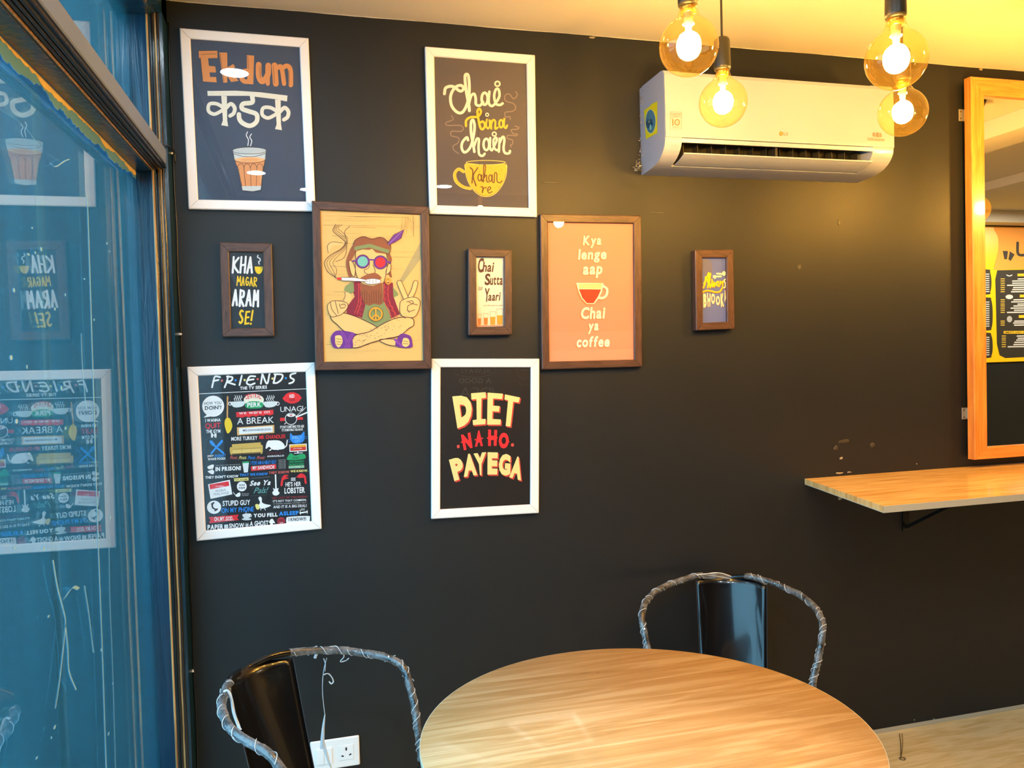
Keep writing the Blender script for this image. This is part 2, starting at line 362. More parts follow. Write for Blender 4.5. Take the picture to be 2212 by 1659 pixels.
# cable run in the corner with its clips
cab = empty('corner_cable', (WX+.006, -.006, 0), 'thin black cable clipped down the corner beside the window frame', 'cable')
bm = bm_new(); tube(bm, [(WX+.004+.0012*math.sin(i*1.3), -.005, .02+i*(2.60/40)) for i in range(41)], .0028, 6); link('cable', bm, blackplastic, cab, smooth=True)
bm = bm_new(); tube(bm, catmull([(-.366, -.14, 2.203), (-.358, -.10, 2.216), (-.352, -.04, 2.222), (-.350, -.014, 2.218), (-.350, -.008, 2.190)]), .0028, 8); link('lead', bm, blackplastic, cab, smooth=True)
clip_m = mat('cable_clip_white', (226, 226, 226), .35)
for a, b_ in ((367, 332), (386, 722), (412, 1449)):
    p = on_y(a, b_, -.008); bm = bm_new(); box(bm, p.x-.008, p.x+.006, -.012, -.0005, p.z-.004, p.z+.004, .0015)
    tube(bm, [(p.x+.005, -.004, p.z), (p.x+.008, -.016, p.z)], .003, 8); link('cable_clip', bm, clip_m, cab)

# outside the glass: pavement, a shaded neighbouring front and a post
bm = bm_new(); box(bm, -9, -.50, -6, 9, -.25, -.12); tag(link('ground', bm, mat('street_paving', (70, 92, 104), .8)), 'paved ground outside the window', None, None, 'structure')
nb = empty('neighbouring_front', (-3.2, 5.2, -.12), 'dim blue-grey shop front across the way, seen through the glass', 'building')
bm = bm_new(); box(bm, -7.5, -.7, 5.2, 5.5, -.12, 4.5); link('facade', bm, mat('neighbour_plaster', (78, 122, 150), .8), nb)
for i in range(4):
    bm = bm_new(); x = -6.8+i*1.6; box(bm, x, x+1.1, 5.16, 5.199, .1, 2.2, .01); link('shutter', bm, mat('neighbour_shutter', (58, 96, 120), .6), nb)
bm = bm_new(); box(bm, -3.4, -.51, .6, .75, -.12, 3.6); tag(link('wall_backdrop', bm, mat('backdrop_wall_paint', (8, 40, 50), .7)), 'dark backdrop wall added beyond the glass to dim the view through it', None, None, 'structure')  # dark wall added so the view through the glass stays dim
pp = on_y(95, 640, .3)
bm = bm_new(); tube(bm, [(pp.x, .30, -.12), (pp.x, .30, 2.6)], .013, 12); lathe(bm, [(.05, 0), (.05, .012), (.018, .02)], (pp.x, .30, -.12))
tag(link('street_post', bm, mat('post_paint', (30, 36, 28), .6), smooth=True), 'slim greenish post standing outside the window', 'post')
# ============================================================ PRINTED ART HELPERS
_gly = {}
def glyph(ch, bold=0.):
    """outline mesh of a character of the built-in font: (verts2d, faces, xmin, xmax, ymin, ymax)"""
    key = (ch, bold)
    if key in _gly: return _gly[key]
    cu = bpy.data.curves.new('t', 'FONT'); cu.body = ch; cu.resolution_u = 3; cu.offset = bold; cu.fill_mode = 'FRONT'
    o = bpy.data.objects.new('t', cu); COL.objects.link(o)
    dg = bpy.context.evaluated_depsgraph_get(); dg.update()
    me = bpy.data.meshes.new_from_object(o.evaluated_get(dg))
    V = [(v.co.x, v.co.y) for v in me.vertices]; F = [tuple(p.vertices) for p in me.polygons]
    bpy.data.objects.remove(o); bpy.data.curves.remove(cu); bpy.data.meshes.remove(me)
    xs = [v[0] for v in V] or [0, .3]; ys = [v[1] for v in V] or [0, 0]
    _gly[key] = (V, F, min(xs), max(xs), min(ys), max(ys)); return _gly[key]
class Art:
    """flat print drawn in a close-up frame (ox, oy, s) of its sheet and laid on the sheet's own plane"""
    def __init__(self, ox, oy, s, put, nrm=(0, -1, 0)):
        self.ox, self.oy, self.s, self.put, self.nrm = ox, oy, s, put, Vector(nrm)
        self.bm = bmesh.new(); self.mats = []; self.k = 0; self.seg = 0
    def P(self, x, y, layer): return self.put(self.ox+x/self.s, self.oy+y/self.s) + self.nrm*(.0003*(layer+1)+3e-6*(self.k % 60)+1e-6*self.seg)
    def mi(self, c):
        self.k += 1; self.seg = 0
        name = 'ink_%02x%02x%02x' % tuple(c)
        m = mat(name, c, .55)
        if m not in self.mats: self.mats.append(m)
        return self.mats.index(m)
    def poly(self, pts, c, L=1):
        k = self.mi(c); tri = tessellate_polygon([[Vector((x, y, 0)) for x, y in pts]])
        vs = [self.bm.verts.new(self.P(x, y, L)) for x, y in pts]
        for t in tri:
            try: f = self.bm.faces.new([vs[i] for i in t]); f.material_index = k
            except ValueError: pass
    def blob(self, pts, c, L=1, n=6): self.poly([(p.x, p.y) for p in catmull([(x, y, 0) for x, y in pts], n, True)], c, L)
    def ell(self, x, y, rx, ry, c, L=1, n=22, a0=0, a1=2*PI): self.poly([(x+rx*math.cos(a0+(a1-a0)*i/n), y+ry*math.sin(a0+(a1-a0)*i/n)) for i in range(n + (0 if a1-a0 > 6.28 else 1))], c, L)
    def stroke(self, pts, w, c, L=1, smooth=True, closed=False, taper=0., w1=None):
        P = catmull([(x, y, 0) for x, y in pts], 6, closed) if smooth and len(pts) > 2 else [Vector((x, y, 0)) for x, y in pts]
        if closed: P.append(P[0])
        k = self.mi(c); n = len(P); prev = None
        w1 = w if w1 is None else w1
        for i, p in enumerate(P):
            t = P[min(i+1, n-1)]-P[max(i-1, 0)]
            if t.length < 1e-6: t = Vector((1, 0, 0))
            t.normalize(); q = Vector((-t.y, t.x, 0)); f = i/max(1, n-1)
            ww = (w+(w1-w)*f)/2*(1-taper*abs(2*f-1)**2); self.seg = i
            a = self.bm.verts.new(self.P(p.x+q.x*ww, p.y+q.y*ww, L)); b_ = self.bm.verts.new(self.P(p.x-q.x*ww, p.y-q.y*ww, L))
            if prev: fc = self.bm.faces.new((prev[0], a, b_, prev[1])); fc.material_index = k
            prev = (a, b_)
        if not closed and w > 3:
            for p, ww in ((P[0], w), (P[-1], w1)): self.ell(p.x, p.y, ww/2*(1-taper), ww/2*(1-taper), c, L, 10)
    def ring(self, x, y, rx, ry, w, c, L=1): self.stroke([(x+rx*math.cos(i*PI/6), y+ry*math.sin(i*PI/6)) for i in range(12)], w, c, L, True, True)
    def gq(self, ch, q, c, L=1, bold=.02):
        """glyph stretched on quad TL,TR,BR,BL"""
        V, F, x0, x1, y0, y1 = glyph(ch, bold); k = self.mi(c); TL, TR, BR, BL = q; vs = []
        for x, y in V:
            u = (x-x0)/(x1-x0); v = (y-y0)/(y1-y0)
            X = (BL[0]*(1-u)+BR[0]*u)*(1-v)+(TL[0]*(1-u)+TR[0]*u)*v; Y = (BL[1]*(1-u)+BR[1]*u)*(1-v)+(TL[1]*(1-u)+TR[1]*u)*v
            vs.append(self.bm.verts.new(self.P(X, Y, L)))
        for f in F:
            try: self.bm.faces.new([vs[i] for i in f]).material_index = k
            except ValueError: pass
    def text(self, s, x0, y0, x1, y1, c, L=1, bold=.02, slope=0., shear=0.):
        """string fitted to the box x0..x1, y0 (top)..y1 (bottom); slope = y change over the whole width"""
        V, F, cx, W_ = [], [], 0., 0.
        items = []
        for ch in s:
            if ch == ' ': cx += .30; continue
            v, f, a, b_, _, _ = glyph(ch, bold); items.append((v, f, cx-a)); cx += (b_-a)+.075
        if not items: return
        X1 = cx-.075; ys = [y for v, f, o in items for _, y in v]; Y0, Y1 = min(ys), max(ys); k = self.mi(c)
        for v, f, o in items:
            vs = []
            for x, y in v:
                u = (x+o)/X1; w = (y-Y0)/(Y1-Y0)
                vs.append(self.bm.verts.new(self.P(x0+(x1-x0)*u+shear*w, y1+(y0-y1)*w+slope*u, L)))
            for q in f:
                try: self.bm.faces.new([vs[i] for i in q]).material_index = k
                except ValueError: pass
    def done(self, name, parent):
        me = bpy.data.meshes.new(name); self.bm.to_mesh(me); self.bm.free()
        return link(name, me, self.mats, parent)

def quad_frame(name, label, crop, outer, inner, yf, depth, kind, paper, bev=.002, gap=.0006, group=None, lean=0.):
    """four mitred rails, backing sheet, glass; all measured on the frame's front plane y=yf"""
    ox, oy, s = crop
    O = [on_y(ox+x/s, oy+y/s, yf) for x, y in outer]; I = [on_y(ox+x/s, oy+y/s, yf) for x, y in inner]
    c = sum(O, Vector())/4; c.y = yf+depth
    e = empty(name, c, label, 'picture frame', group)
    for k in range(4):
        o0, o1, i0, i1 = O[k], O[(k+1) % 4], I[k], I[(k+1) % 4]
        t = (o1-o0).normalized(); o0 = o0+t*gap; o1 = o1-t*gap; i0 = i0+t*gap; i1 = i1-t*gap
        m_ = {'white': white_frame, 'walnut': walnut_h if k % 2 == 0 else walnut2}[kind]
        inw = lambda a, b_, f: a+(b_-a)*f
        bm = bm_new()
        def ring4(o, i):
            return [bm.verts.new((o.x, yf+depth, o.z)), bm.verts.new((o.x, yf+bev, o.z)), bm.verts.new(Vector((inw(o, i, .1).x, yf, inw(o, i, .1).z))),
                    bm.verts.new(Vector((inw(o, i, .9).x, yf+.0005, inw(o, i, .9).z))), bm.verts.new((i.x, yf+bev+.001, i.z)), bm.verts.new((i.x, yf+depth, i.z))]
        a = ring4(o0, i0); b_ = ring4(o1, i1)
        for j in range(6): bm.faces.new((a[j], a[(j+1) % 6], b_[(j+1) % 6], b_[j]))
        bm.faces.new(a[::-1]); bm.faces.new(b_)
        link('frame_rail', bm, m_, e)
    ys = yf+depth*.45
    def sheet(nm, y, th, m_, grow):
        bm = bm_new(); cc = sum(I, Vector())/4
        P = [cc+(p-cc)*(1+grow) for p in I]; prism(bm, [(p.x, y+th, p.z) for p in P], (0, -th, 0)); return link(nm, bm, m_, e)
    sheet('paper', ys+.0002, .002, paper, .012)
    g_ = sheet('glass_pane', ys-.0045, .0015, poster_glass, .008)
    if lean: g_.data.transform(Matrix.Rotation(lean, 4, 'X'))
    return e, (lambda px, py: on_y(px, py, ys))
def corrected(yf, ys):
    return lambda px, py: on_y(px, py, ys)

ORG = (222, 140, 72); CRM = (232, 226, 208); YEL = (246, 190, 50); WHT = (240, 240, 242); RED = (226, 36, 44); BLU = (32, 134, 226)
# ------------------------------------------------------------ 1. orange and cream tea-glass poster
cr = (380, 40, 3.859)
e, put = quad_frame('picture_frame', 'white framed navy poster with orange Ekdum lettering over a tea glass', cr, [(30, 78), (1105, 162), (1165, 1607), (105, 1585)], [(120, 165), (1030, 235), (1085, 1525), (185, 1508)], -.016, .015, 'white', mat('paper_slate_blue', (54, 68, 92), .6))
A = Art(*cr, put); DK = (52, 44, 44)
A.poly([(190, 270), (345, 268), (347, 330), (268, 332), (275, 395), (328, 400), (335, 450), (280, 450), (285, 488), (335, 488), (340, 533), (225, 525), (205, 330), (192, 330)], ORG)
A.poly([(360, 283), (427, 285), (430, 408), (478, 380), (495, 405), (452, 440), (525, 520), (460, 530), (428, 478), (428, 535), (395, 535)], ORG)
A.poly([(590, 305), (652, 310), (645, 550), (596, 546)], ORG); A.ring(585, 482, 40, 45, 38, ORG, 1)
A.stroke([(690, 385), (692, 480), (722, 525), (765, 470), (770, 392)], 48, ORG); A.stroke([(767, 385), (766, 545)], 34, ORG)
A.stroke([(822, 390), (833, 545)], 48, ORG, smooth=False); A.stroke([(835, 420), (868, 398), (885, 430), (902, 545)], 36, ORG); A.stroke([(880, 420), (925, 395), (955, 430), (958, 555)], 38, ORG)
for q in ([(190, 270), (345, 268)], [(205, 330), (225, 525)], [(215, 300), (335, 296)], [(700, 400), (705, 500)], [(812, 395), (822, 540)], [(945, 430), (945, 555)], [(368, 290), (402, 530)], [(600, 312), (605, 420)]): A.stroke(q, 3, DK, 2, False)
A.poly([(262, 605), (500, 602), (700, 615), (930, 643), (926, 692), (820, 672), (600, 645), (265, 645)], CRM)
for dx, dy in ((0, 0), (448, 32)):
    A.poly([(378+dx, 645+dy), (425+dx, 648+dy), (428+dx, 850+dy), (436+dx, 900+dy), (378+dx, 890+dy), (392+dx, 850+dy)], CRM, 2)
    A.stroke([(400+dx, 745+dy), (340+dx, 712+dy), (280+dx, 715+dy), (272+dx, 770+dy), (318+dx, 798+dy), (372+dx, 775+dy), (405+dx, 750+dy)], 30, CRM, 2)
    A.stroke([(420+dx, 745+dy), (458+dx, 712+dy), (490+dx, 745+dy), (482+dx, 790+dy), (452+dx, 812+dy)], 32, CRM, 2)
A.stroke([(636, 650), (636, 700), (560, 712), (552, 752), (610, 775), (672, 800), (672, 860), (620, 895), (560, 875), (530, 840), (525, 800)], 38, CRM, 2)
for q in ([(597, 945), (587, 975), (604, 1010), (600, 1060)], [(630, 962), (616, 990), (632, 1020), (622, 1062)]): A.stroke(q, 7, WHT)
PAL = (205, 212, 214); TEA = (226, 150, 92); TE2 = (238, 184, 128)
A.poly([(473, 1100), (753, 1105), (747, 1175), (487, 1180)], PAL, 1); A.ell(613, 1102, 140, 28, PAL, 2); A.ell(613, 1102, 128, 20, (190, 198, 200), 3)
A.poly([(490, 1178), (743, 1178), (737, 1218), (728, 1240), (710, 1402), (548, 1402), (512, 1240), (500, 1215)], TEA, 2); A.ell(617, 1176, 126, 20, TE2, 3); A.ell(617, 1178, 80, 12, (232, 166, 104), 4)
A.poly([(545, 1398), (713, 1396), (708, 1430), (640, 1443), (555, 1434)], PAL, 2)
for q in ([(473, 1100), (490, 1180), (512, 1235), (548, 1402), (555, 1434), (640, 1443), (708, 1430), (713, 1396), (733, 1240), (743, 1180), (753, 1103)],): A.stroke(q, 3, DK, 5, False)
A.ring(613, 1102, 140, 28, 3, DK, 5); A.stroke([(480, 1125), (560, 1150), (660, 1150), (748, 1125)], 3, DK, 5); A.stroke([(492, 1185), (560, 1205), (680, 1203), (742, 1185)], 3, DK, 5)
for x0, x1, xb in ((515, 568, 580), (568, 620, 628), (622, 675, 670), (675, 728, 712)):
    A.stroke([(x0, 1245), (x0+8, 1222), ((x0+x1)/2, 1212), (x1-8, 1222), (x1, 1245)], 3, DK, 5); A.stroke([(x1, 1245), (xb, 1400)], 3, DK, 5, False)
A.stroke([(522, 1250), (552, 1400)], 3, DK, 5, False); A.stroke([(530, 1270), (545, 1370)], 6, TE2, 4, False); A.stroke([(715, 1275), (702, 1370)], 6, TE2, 4, False)
A.done('print', e)

# ------------------------------------------------------------ 2. cream and yellow script poster with a cup
cr = (900, 90, 4.254)
e, put = quad_frame('picture_frame', 'white framed grey poster with cream Chai bina chain script above a yellow cup', cr, [(78, 43), (1088, 122), (1107, 1610), (120, 1580)], [(163, 133), (1013, 198), (1032, 1527), (190, 1502)], -.016, .015, 'white', mat('paper_charcoal', (76, 70, 76), .6), lean=math.radians(.55))
A = Art(*cr, put); W = 27; SM = (128, 112, 114)
for q in ([(910, 460), (925, 490), (890, 525), (850, 480), (810, 500), (820, 545), (890, 570), (910, 610), (880, 640), (815, 650), (815, 690), (855, 690), (860, 715)],
          [(320, 680), (335, 715), (270, 745), (285, 770), (400, 770), (430, 800), (400, 825), (320, 825), (320, 865), (385, 885), (380, 930), (335, 960), (345, 1000), (385, 1028)],
          [(905, 775), (940, 790), (920, 805), (870, 810), (885, 845), (925, 850), (910, 865), (840, 860), (835, 890), (880, 905), (880, 940), (862, 950), (868, 968)]):
    A.stroke(q, 10, SM, 0)
A.stroke([(255, 480), (268, 425), (330, 412), (400, 455), (432, 430), (405, 402), (350, 425), (312, 500), (322, 590), (375, 650), (425, 645), (468, 560), (484, 440), (476, 320), (455, 300), (444, 330), (455, 450), (480, 590), (484, 635)], W, CRM)
A.stroke([(480, 570), (500, 500), (528, 480), (542, 520), (545, 575), (580, 588), (610, 555)], 24, CRM)
A.ring(625, 525, 28, 55, 24, CRM); A.stroke([(668, 460), (662, 560), (690, 592), (728, 560), (760, 500), (752, 440), (728, 440), (712, 500), (728, 570), (765, 582), (790, 568)], 23, CRM)
A.ring(742, 388, 22, 22, 15, CRM)
A.stroke([(453, 775), (455, 725), (495, 695), (560, 690), (590, 650), (578, 618), (558, 640), (568, 720), (585, 790), (608, 805), (628, 770), (610, 735), (582, 745)], 21, YEL, 2)
A.stroke([(645, 715), (638, 770), (655, 800), (672, 770), (668, 722)], 16, YEL, 2); A.ring(647, 672, 13, 14, 10, CRM, 2)
A.stroke([(685, 800), (682, 730)], 17, YEL, 2, False); A.stroke([(684, 760), (702, 720), (722, 735), (722, 800), (745, 790)], 17, YEL, 2)
A.ring(776, 755, 18, 35, 17, YEL, 2); A.stroke([(805, 708), (802, 770), (818, 796), (832, 770)], 17, YEL, 2)
A.stroke([(472, 905), (460, 880), (420, 925), (414, 980), (442, 1018), (490, 975), (520, 880), (532, 780), (520, 722), (500, 740), (500, 840), (522, 960), (530, 1012)], 24, CRM, 1)
A.stroke([(528, 960), (552, 895), (572, 900), (568, 970), (575, 1035), (605, 1050), (625, 1030)], 22, CRM); A.ring(640, 945, 26, 52, 22, CRM)
A.stroke([(676, 885), (674, 970), (690, 1000), (712, 960), (736, 905), (728, 882), (706, 905), (710, 970), (735, 998), (755, 990)], 20, CRM); A.ring(713, 850, 18, 18, 12, CRM)
A.stroke([(755, 1012), (762, 890)], 21, CRM, 1, False); A.stroke([(762, 930), (790, 875), (806, 900), (798, 985), (815, 1025), (850, 1025), (857, 1005)], 22, CRM)
CUP = (240, 178, 48); BR = (92, 58, 24)
A.ring(635, 1112, 180, 20, 6, (244, 206, 110), 2)
A.blob([(452, 1120), (640, 1135), (820, 1128), (818, 1210), (785, 1310), (720, 1390), (640, 1418), (560, 1390), (490, 1310), (455, 1210)], CUP, 1)
A.stroke([(447, 1125), (452, 1220), (490, 1320), (560, 1400), (640, 1425), (720, 1398), (788, 1315), (824, 1215), (824, 1125)], 6, (244, 206, 110), 2)
A.stroke([(432, 1195), (385, 1172), (350, 1215), (368, 1285), (430, 1335), (495, 1350)], 28, CUP, 0); A.stroke([(440, 1185), (385, 1160), (338, 1210), (352, 1290), (420, 1345), (495, 1362)], 4, (244, 206, 110), 2)
A.stroke([(492, 1158), (515, 1190), (508, 1300)], 12, BR, 3); A.stroke([(560, 1160), (520, 1235), (545, 1325)], 12, BR, 3)
A.ring(578, 1250, 15, 30, 10, BR, 3); A.stroke([(598, 1225), (600, 1285), (620, 1240), (632, 1150), (616, 1140), (614, 1290)], 10, BR, 3); A.stroke([(616, 1260), (640, 1225), (645, 1285), (662, 1290)], 10, BR, 3)
A.ring(676, 1255, 14, 30, 10, BR, 3); A.stroke([(694, 1225), (696, 1285), (712, 1290), (716, 1210), (736, 1215), (738, 1280), (765, 1298), (785, 1280)], 10, BR, 3)
A.stroke([(590, 1335), (608, 1340), (602, 1392), (615, 1350), (640, 1340)], 10, BR, 3); A.stroke([(650, 1372), (680, 1350), (668, 1335), (650, 1360), (665, 1392), (692, 1378)], 10, BR, 3)
rr = random.Random(2)
for i in range(34): A.ell(rr.uniform(480, 790), rr.uniform(1140, 1400), rr.uniform(2, 4), rr.uniform(2, 4), BR, 3, 6)
A.done('print', e)

# ------------------------------------------------------------ 3. hippie illustration
cr = (670, 430, 4.366)
e, put = quad_frame('picture_frame', 'large brown framed drawing of a bearded hippie sitting cross-legged with peace sign', cr, [(15, 15), (1118, 72), (1143, 1600), (50, 1615)], [(98, 102), (1043, 145), (1068, 1523), (133, 1535)], -.036, .018, 'walnut', mat('paper_sand', (232, 192, 116), .6))
A = Art(*cr, put); OU = (82, 26, 36); SK = (240, 200, 128); HR = (150, 86, 52); PU = (110, 46, 150); MA = (136, 22, 56); GN = (134, 150, 96); LN = (150, 128, 84); CO = (236, 78, 60); GD = (226, 160, 40)
rr = random.Random(9)
for i in range(64):
    y = rr.uniform(130, 1500); x = rr.uniform(110, 500); w = rr.uniform(80, 620); A.stroke([(x, y), (min(x+w, 1040), y+rr.uniform(2, 12))], rr.choice((1.5, 2, 3)), rr.choice((LN, (200, 164, 96), (206, 170, 104))), 0, False)
for i in range(26): x = rr.uniform(860, 1010); y = rr.uniform(150, 220); A.stroke([(x, y), (x+rr.uniform(-4, 4), y+rr.uniform(40, 160))], 1.5, LN, 0, False)
A.poly([(840, 775), (1045, 400), (1045, 560), (880, 780)], (176, 164, 118), 0)
# smoke
for d in (0, 22, 48, 80):
    A.stroke([(250-d*.2, 745), (170+d, 690-d*.3), (135+d, 600), (190+d, 530), (290+d*.5, 470), (330+d*.3, 410-d*.4), (270+d*.6, 350-d*.3), (215+d*.6, 300-d*.3), (240+d*.8, 240)], 3 if d else 5, OU, 1)
A.stroke([(375, 255), (325, 310), (345, 400), (340, 500), (310, 560), (240, 590)], 4, OU, 1)
A.blob([(170, 510), (165, 440), (210, 405), (300, 415), (300, 440), (230, 440), (190, 480)], SK, 1); A.stroke([(170, 510), (165, 440), (210, 405), (300, 415)], 4, OU, 2)
# body: shirt, vest
A.blob([(500, 980), (740, 970), (760, 1120), (700, 1190), (640, 1215), (560, 1180), (480, 1110)], GN, 1)
A.poly([(375, 790), (470, 770), (520, 1000), (490, 1120), (345, 1085), (345, 1020), (420, 920)], MA, 2); A.poly([(690, 780), (780, 790), (790, 930), (845, 1085), (760, 1130), (750, 1050), (690, 960)], MA, 2)
A.poly([(385, 785), (330, 825), (320, 860), (385, 895), (415, 870), (410, 790)], GN, 3); A.poly([(780, 830), (830, 890), (830, 910), (785, 930)], GN, 3)
for q in ([(455, 790), (455, 960), (418, 1080)], [(468, 800), (480, 960), (440, 1090)], [(700, 800), (700, 960), (770, 1120)], [(735, 800), (740, 950), (815, 1110)]): A.stroke(q, 5, CO, 4)
A.stroke([(485, 935), (450, 965), (500, 985), (450, 1015), (495, 1040), (440, 1060), (485, 1085), (460, 1110)], 4, CO, 4, False)
A.stroke([(695, 820), (735, 850), (700, 880), (740, 910), (705, 940), (755, 970), (735, 1000), (785, 1020), (765, 1050), (805, 1070), (790, 1100)], 4, CO, 4, False)
# arms
A.blob([(330, 880), (385, 900), (385, 950), (350, 1010), (315, 960)], SK, 2); A.stroke([(325, 880), (330, 910), (315, 955)], 5, OU, 3)
A.blob([(790, 930), (835, 900), (860, 980), (835, 1060), (800, 1000)], SK, 2)
# legs
leg1 = [(200, 1100), (300, 1075), (360, 1085), (480, 1130), (640, 1220), (560, 1270), (440, 1275), (330, 1250), (250, 1180), (205, 1140)]
A.blob(leg1, SK, 5); A.stroke(leg1, 7, OU, 6, True, True)
leg2 = [(390, 1390), (420, 1290), (560, 1250), (700, 1170), (830, 1120), (960, 1125), (975, 1190), (930, 1220), (840, 1290), (700, 1320), (560, 1360), (450, 1400)]
A.blob(leg2, SK, 7); A.stroke(leg2, 7, OU, 8, True, True)
foot = [(650, 1330), (720, 1320), (800, 1325), (850, 1370), (800, 1385), (720, 1370)]
A.blob(foot, SK, 6); A.stroke(foot, 6, OU, 7, True, True)
for i in range(70):
    x = rr.uniform(300, 900); y = 1390-(x-390)*.46+rr.uniform(-90, 30)
    if 1080 < y < 1390: A.stroke([(x, y), (x+rr.uniform(6, 20), y-rr.uniform(3, 9))], 2.5, OU, 9, False)
# sandals
A.blob([(200, 1290), (260, 1240), (420, 1265), (400, 1320), (400, 1400), (330, 1405), (230, 1405), (198, 1350)], PU, 8); A.blob([(240, 1290), (290, 1290), (305, 1350), (270, 1400), (240, 1370), (235, 1320)], SK, 9)
for q in ([(300, 1260), (370, 1395)], [(395, 1275), (335, 1395)], [(210, 1300), (225, 1395)]): A.stroke(q, 26 if q[0][0] > 250 else 8, (132, 62, 170), 10, False); A.stroke(q, 3, OU, 11, False)
for y in (1318, 1345, 1368): A.stroke([(245, y), (298, y+4)], 4, OU, 10, False)
A.blob([(860, 1270), (940, 1290), (962, 1350), (950, 1402), (810, 1390), (820, 1320)], PU, 8); A.blob([(885, 1310), (925, 1320), (935, 1370), (900, 1395), (868, 1375), (870, 1335)], SK, 9); A.stroke([(800, 1325), (865, 1390)], 22, (132, 62, 170), 10, False)
for y in (1340, 1362): A.stroke([(875, y), (925, y+4)], 4, OU, 10, False)
# hands
hl = [(170, 1060), (165, 1000), (200, 965), (240, 960), (300, 965), (350, 985), (350, 1030), (300, 1085), (245, 1105), (200, 1110)]
A.blob(hl, SK, 7); A.stroke(hl, 5, OU, 8, True, True)
for q in ([(190, 975), (205, 1040), (250, 1100)], [(235, 965), (250, 1020), (265, 1080)], [(275, 990), (290, 1030), (330, 1020)], [(290, 1000), (320, 990), (335, 1010)]): A.stroke(q, 5, OU, 9)
hr = [(850, 1080), (845, 1000), (860, 960), (930, 930), (1000, 930), (1035, 970), (1025, 1040), (985, 1110), (900, 1115)]
A.blob(hr, SK, 7); A.stroke(hr, 5, OU, 8, True, True)
A.stroke([(900, 930), (870, 860), (842, 790)], 52, OU, 6); A.stroke([(900, 930), (870, 860), (842, 790)], 42, SK, 7); A.stroke([(945, 920), (975, 860), (995, 790)], 50, OU, 6); A.stroke([(945, 920), (975, 860), (995, 790)], 40, SK, 7)
for q in ([(910, 970), (960, 960), (970, 985), (920, 1010), (925, 1060), (985, 1045)], [(930, 975), (1010, 1000)], [(915, 1040), (935, 1070)]): A.stroke(q, 5, OU, 9)
# head
A.blob([(400, 440), (345, 560), (340, 640), (370, 740), (400, 700), (380, 600), (430, 500)], HR, 3); A.blob([(720, 480), (770, 560), (755, 640), (770, 740), (735, 700), (740, 600)], HR, 3)
face = [(430, 560), (440, 490), (570, 468), (700, 500), (725, 580), (715, 700), (680, 800), (580, 820), (480, 790), (430, 690)]
A.blob(face, SK, 4); A.stroke(face, 5, OU, 5, True, True)
for ear in ([(365, 590), (395, 590), (425, 660), (415, 730), (385, 700)], [(760, 615), (735, 620), (715, 680), (720, 710), (755, 680)]): A.blob(ear, SK, 5); A.stroke(ear, 5, OU, 6, True, True)
A.poly([(410, 470), (560, 480), (580, 465), (620, 505), (740, 520), (760, 430), (690, 370), (650, 362), (580, 378), (500, 355), (430, 385), (405, 430)], HR, 6)
A.stroke([(405, 430), (430, 385), (500, 355), (580, 378), (650, 362), (700, 375), (760, 450), (745, 520)], 6, OU, 8, True)
A.poly([(420, 450), (560, 422), (745, 480), (742, 515), (560, 458), (412, 482)], GN, 7)
A.poly([(725, 425), (790, 340), (885, 290), (860, 370), (800, 410), (745, 435)], PU, 8); A.stroke([(735, 430), (860, 310)], 4, (160, 140, 220), 9, False); A.stroke([(725, 425), (790, 335), (885, 290), (855, 370), (745, 435)], 4, OU, 9, False)
for x, y, c2 in ((495, 590, (110, 190, 180)), (662, 598, (226, 34, 48))):
    A.ell(x, y, 66, 66, OU, 7, 28); A.ell(x, y, 62, 62, PU, 8, 28); A.ell(x, y, 48, 48, c2, 9, 28)
A.stroke([(555, 572), (600, 575)], 14, PU, 9, False); A.stroke([(400, 585), (435, 580)], 14, PU, 9, False); A.stroke([(725, 590), (755, 600)], 14, PU, 9, False)
A.blob([(560, 600), (590, 600), (610, 680), (590, 708), (540, 700), (515, 680)], SK, 7); A.stroke([(560, 600), (550, 650), (510, 672), (530, 705), (590, 708), (612, 680), (592, 620)], 5, OU, 8)
A.blob([(480, 740), (560, 705), (620, 700), (670, 740), (640, 760), (500, 755)], HR, 9)
A.poly([(475, 800), (570, 825), (680, 790), (688, 980), (655, 1000), (600, 985), (560, 1005), (515, 990), (475, 900)], HR, 6)
A.blob([(510, 765), (590, 750), (660, 765), (650, 795), (560, 805), (515, 790)], WHT, 10); A.stroke([(510, 765), (590, 750), (660, 765), (650, 795), (560, 805), (515, 790)], 4, OU, 11, True, True)
for x in (560, 590, 620): A.stroke([(x, 755), (x, 798)], 3, OU, 11, False)
for x in range(490, 680, 22): A.stroke([(x, 860+rr.uniform(0, 40)), (x+2, 985)], 3, OU, 7, False)
A.poly([(290, 740), (420, 742), (520, 760), (540, 778), (480, 778), (300, 770)], WHT, 12); A.stroke([(290, 740), (420, 742), (520, 760), (540, 778), (480, 778), (300, 770)], 4, OU, 13, False, True); A.ell(272, 752, 22, 12, RED, 12)
A.ring(735, 775, 22, 26, 12, GD, 8)
A.ring(618, 1085, 58, 58, 15, GD, 10); A.stroke([(618, 1030), (618, 1140)], 13, GD, 10, False); A.stroke([(618, 1085), (582, 1125)], 13, GD, 10, False); A.stroke([(618, 1085), (654, 1125)], 13, GD, 10, False)
A.ring(618, 1085, 68, 68, 3, OU, 11)
A.done('print', e)
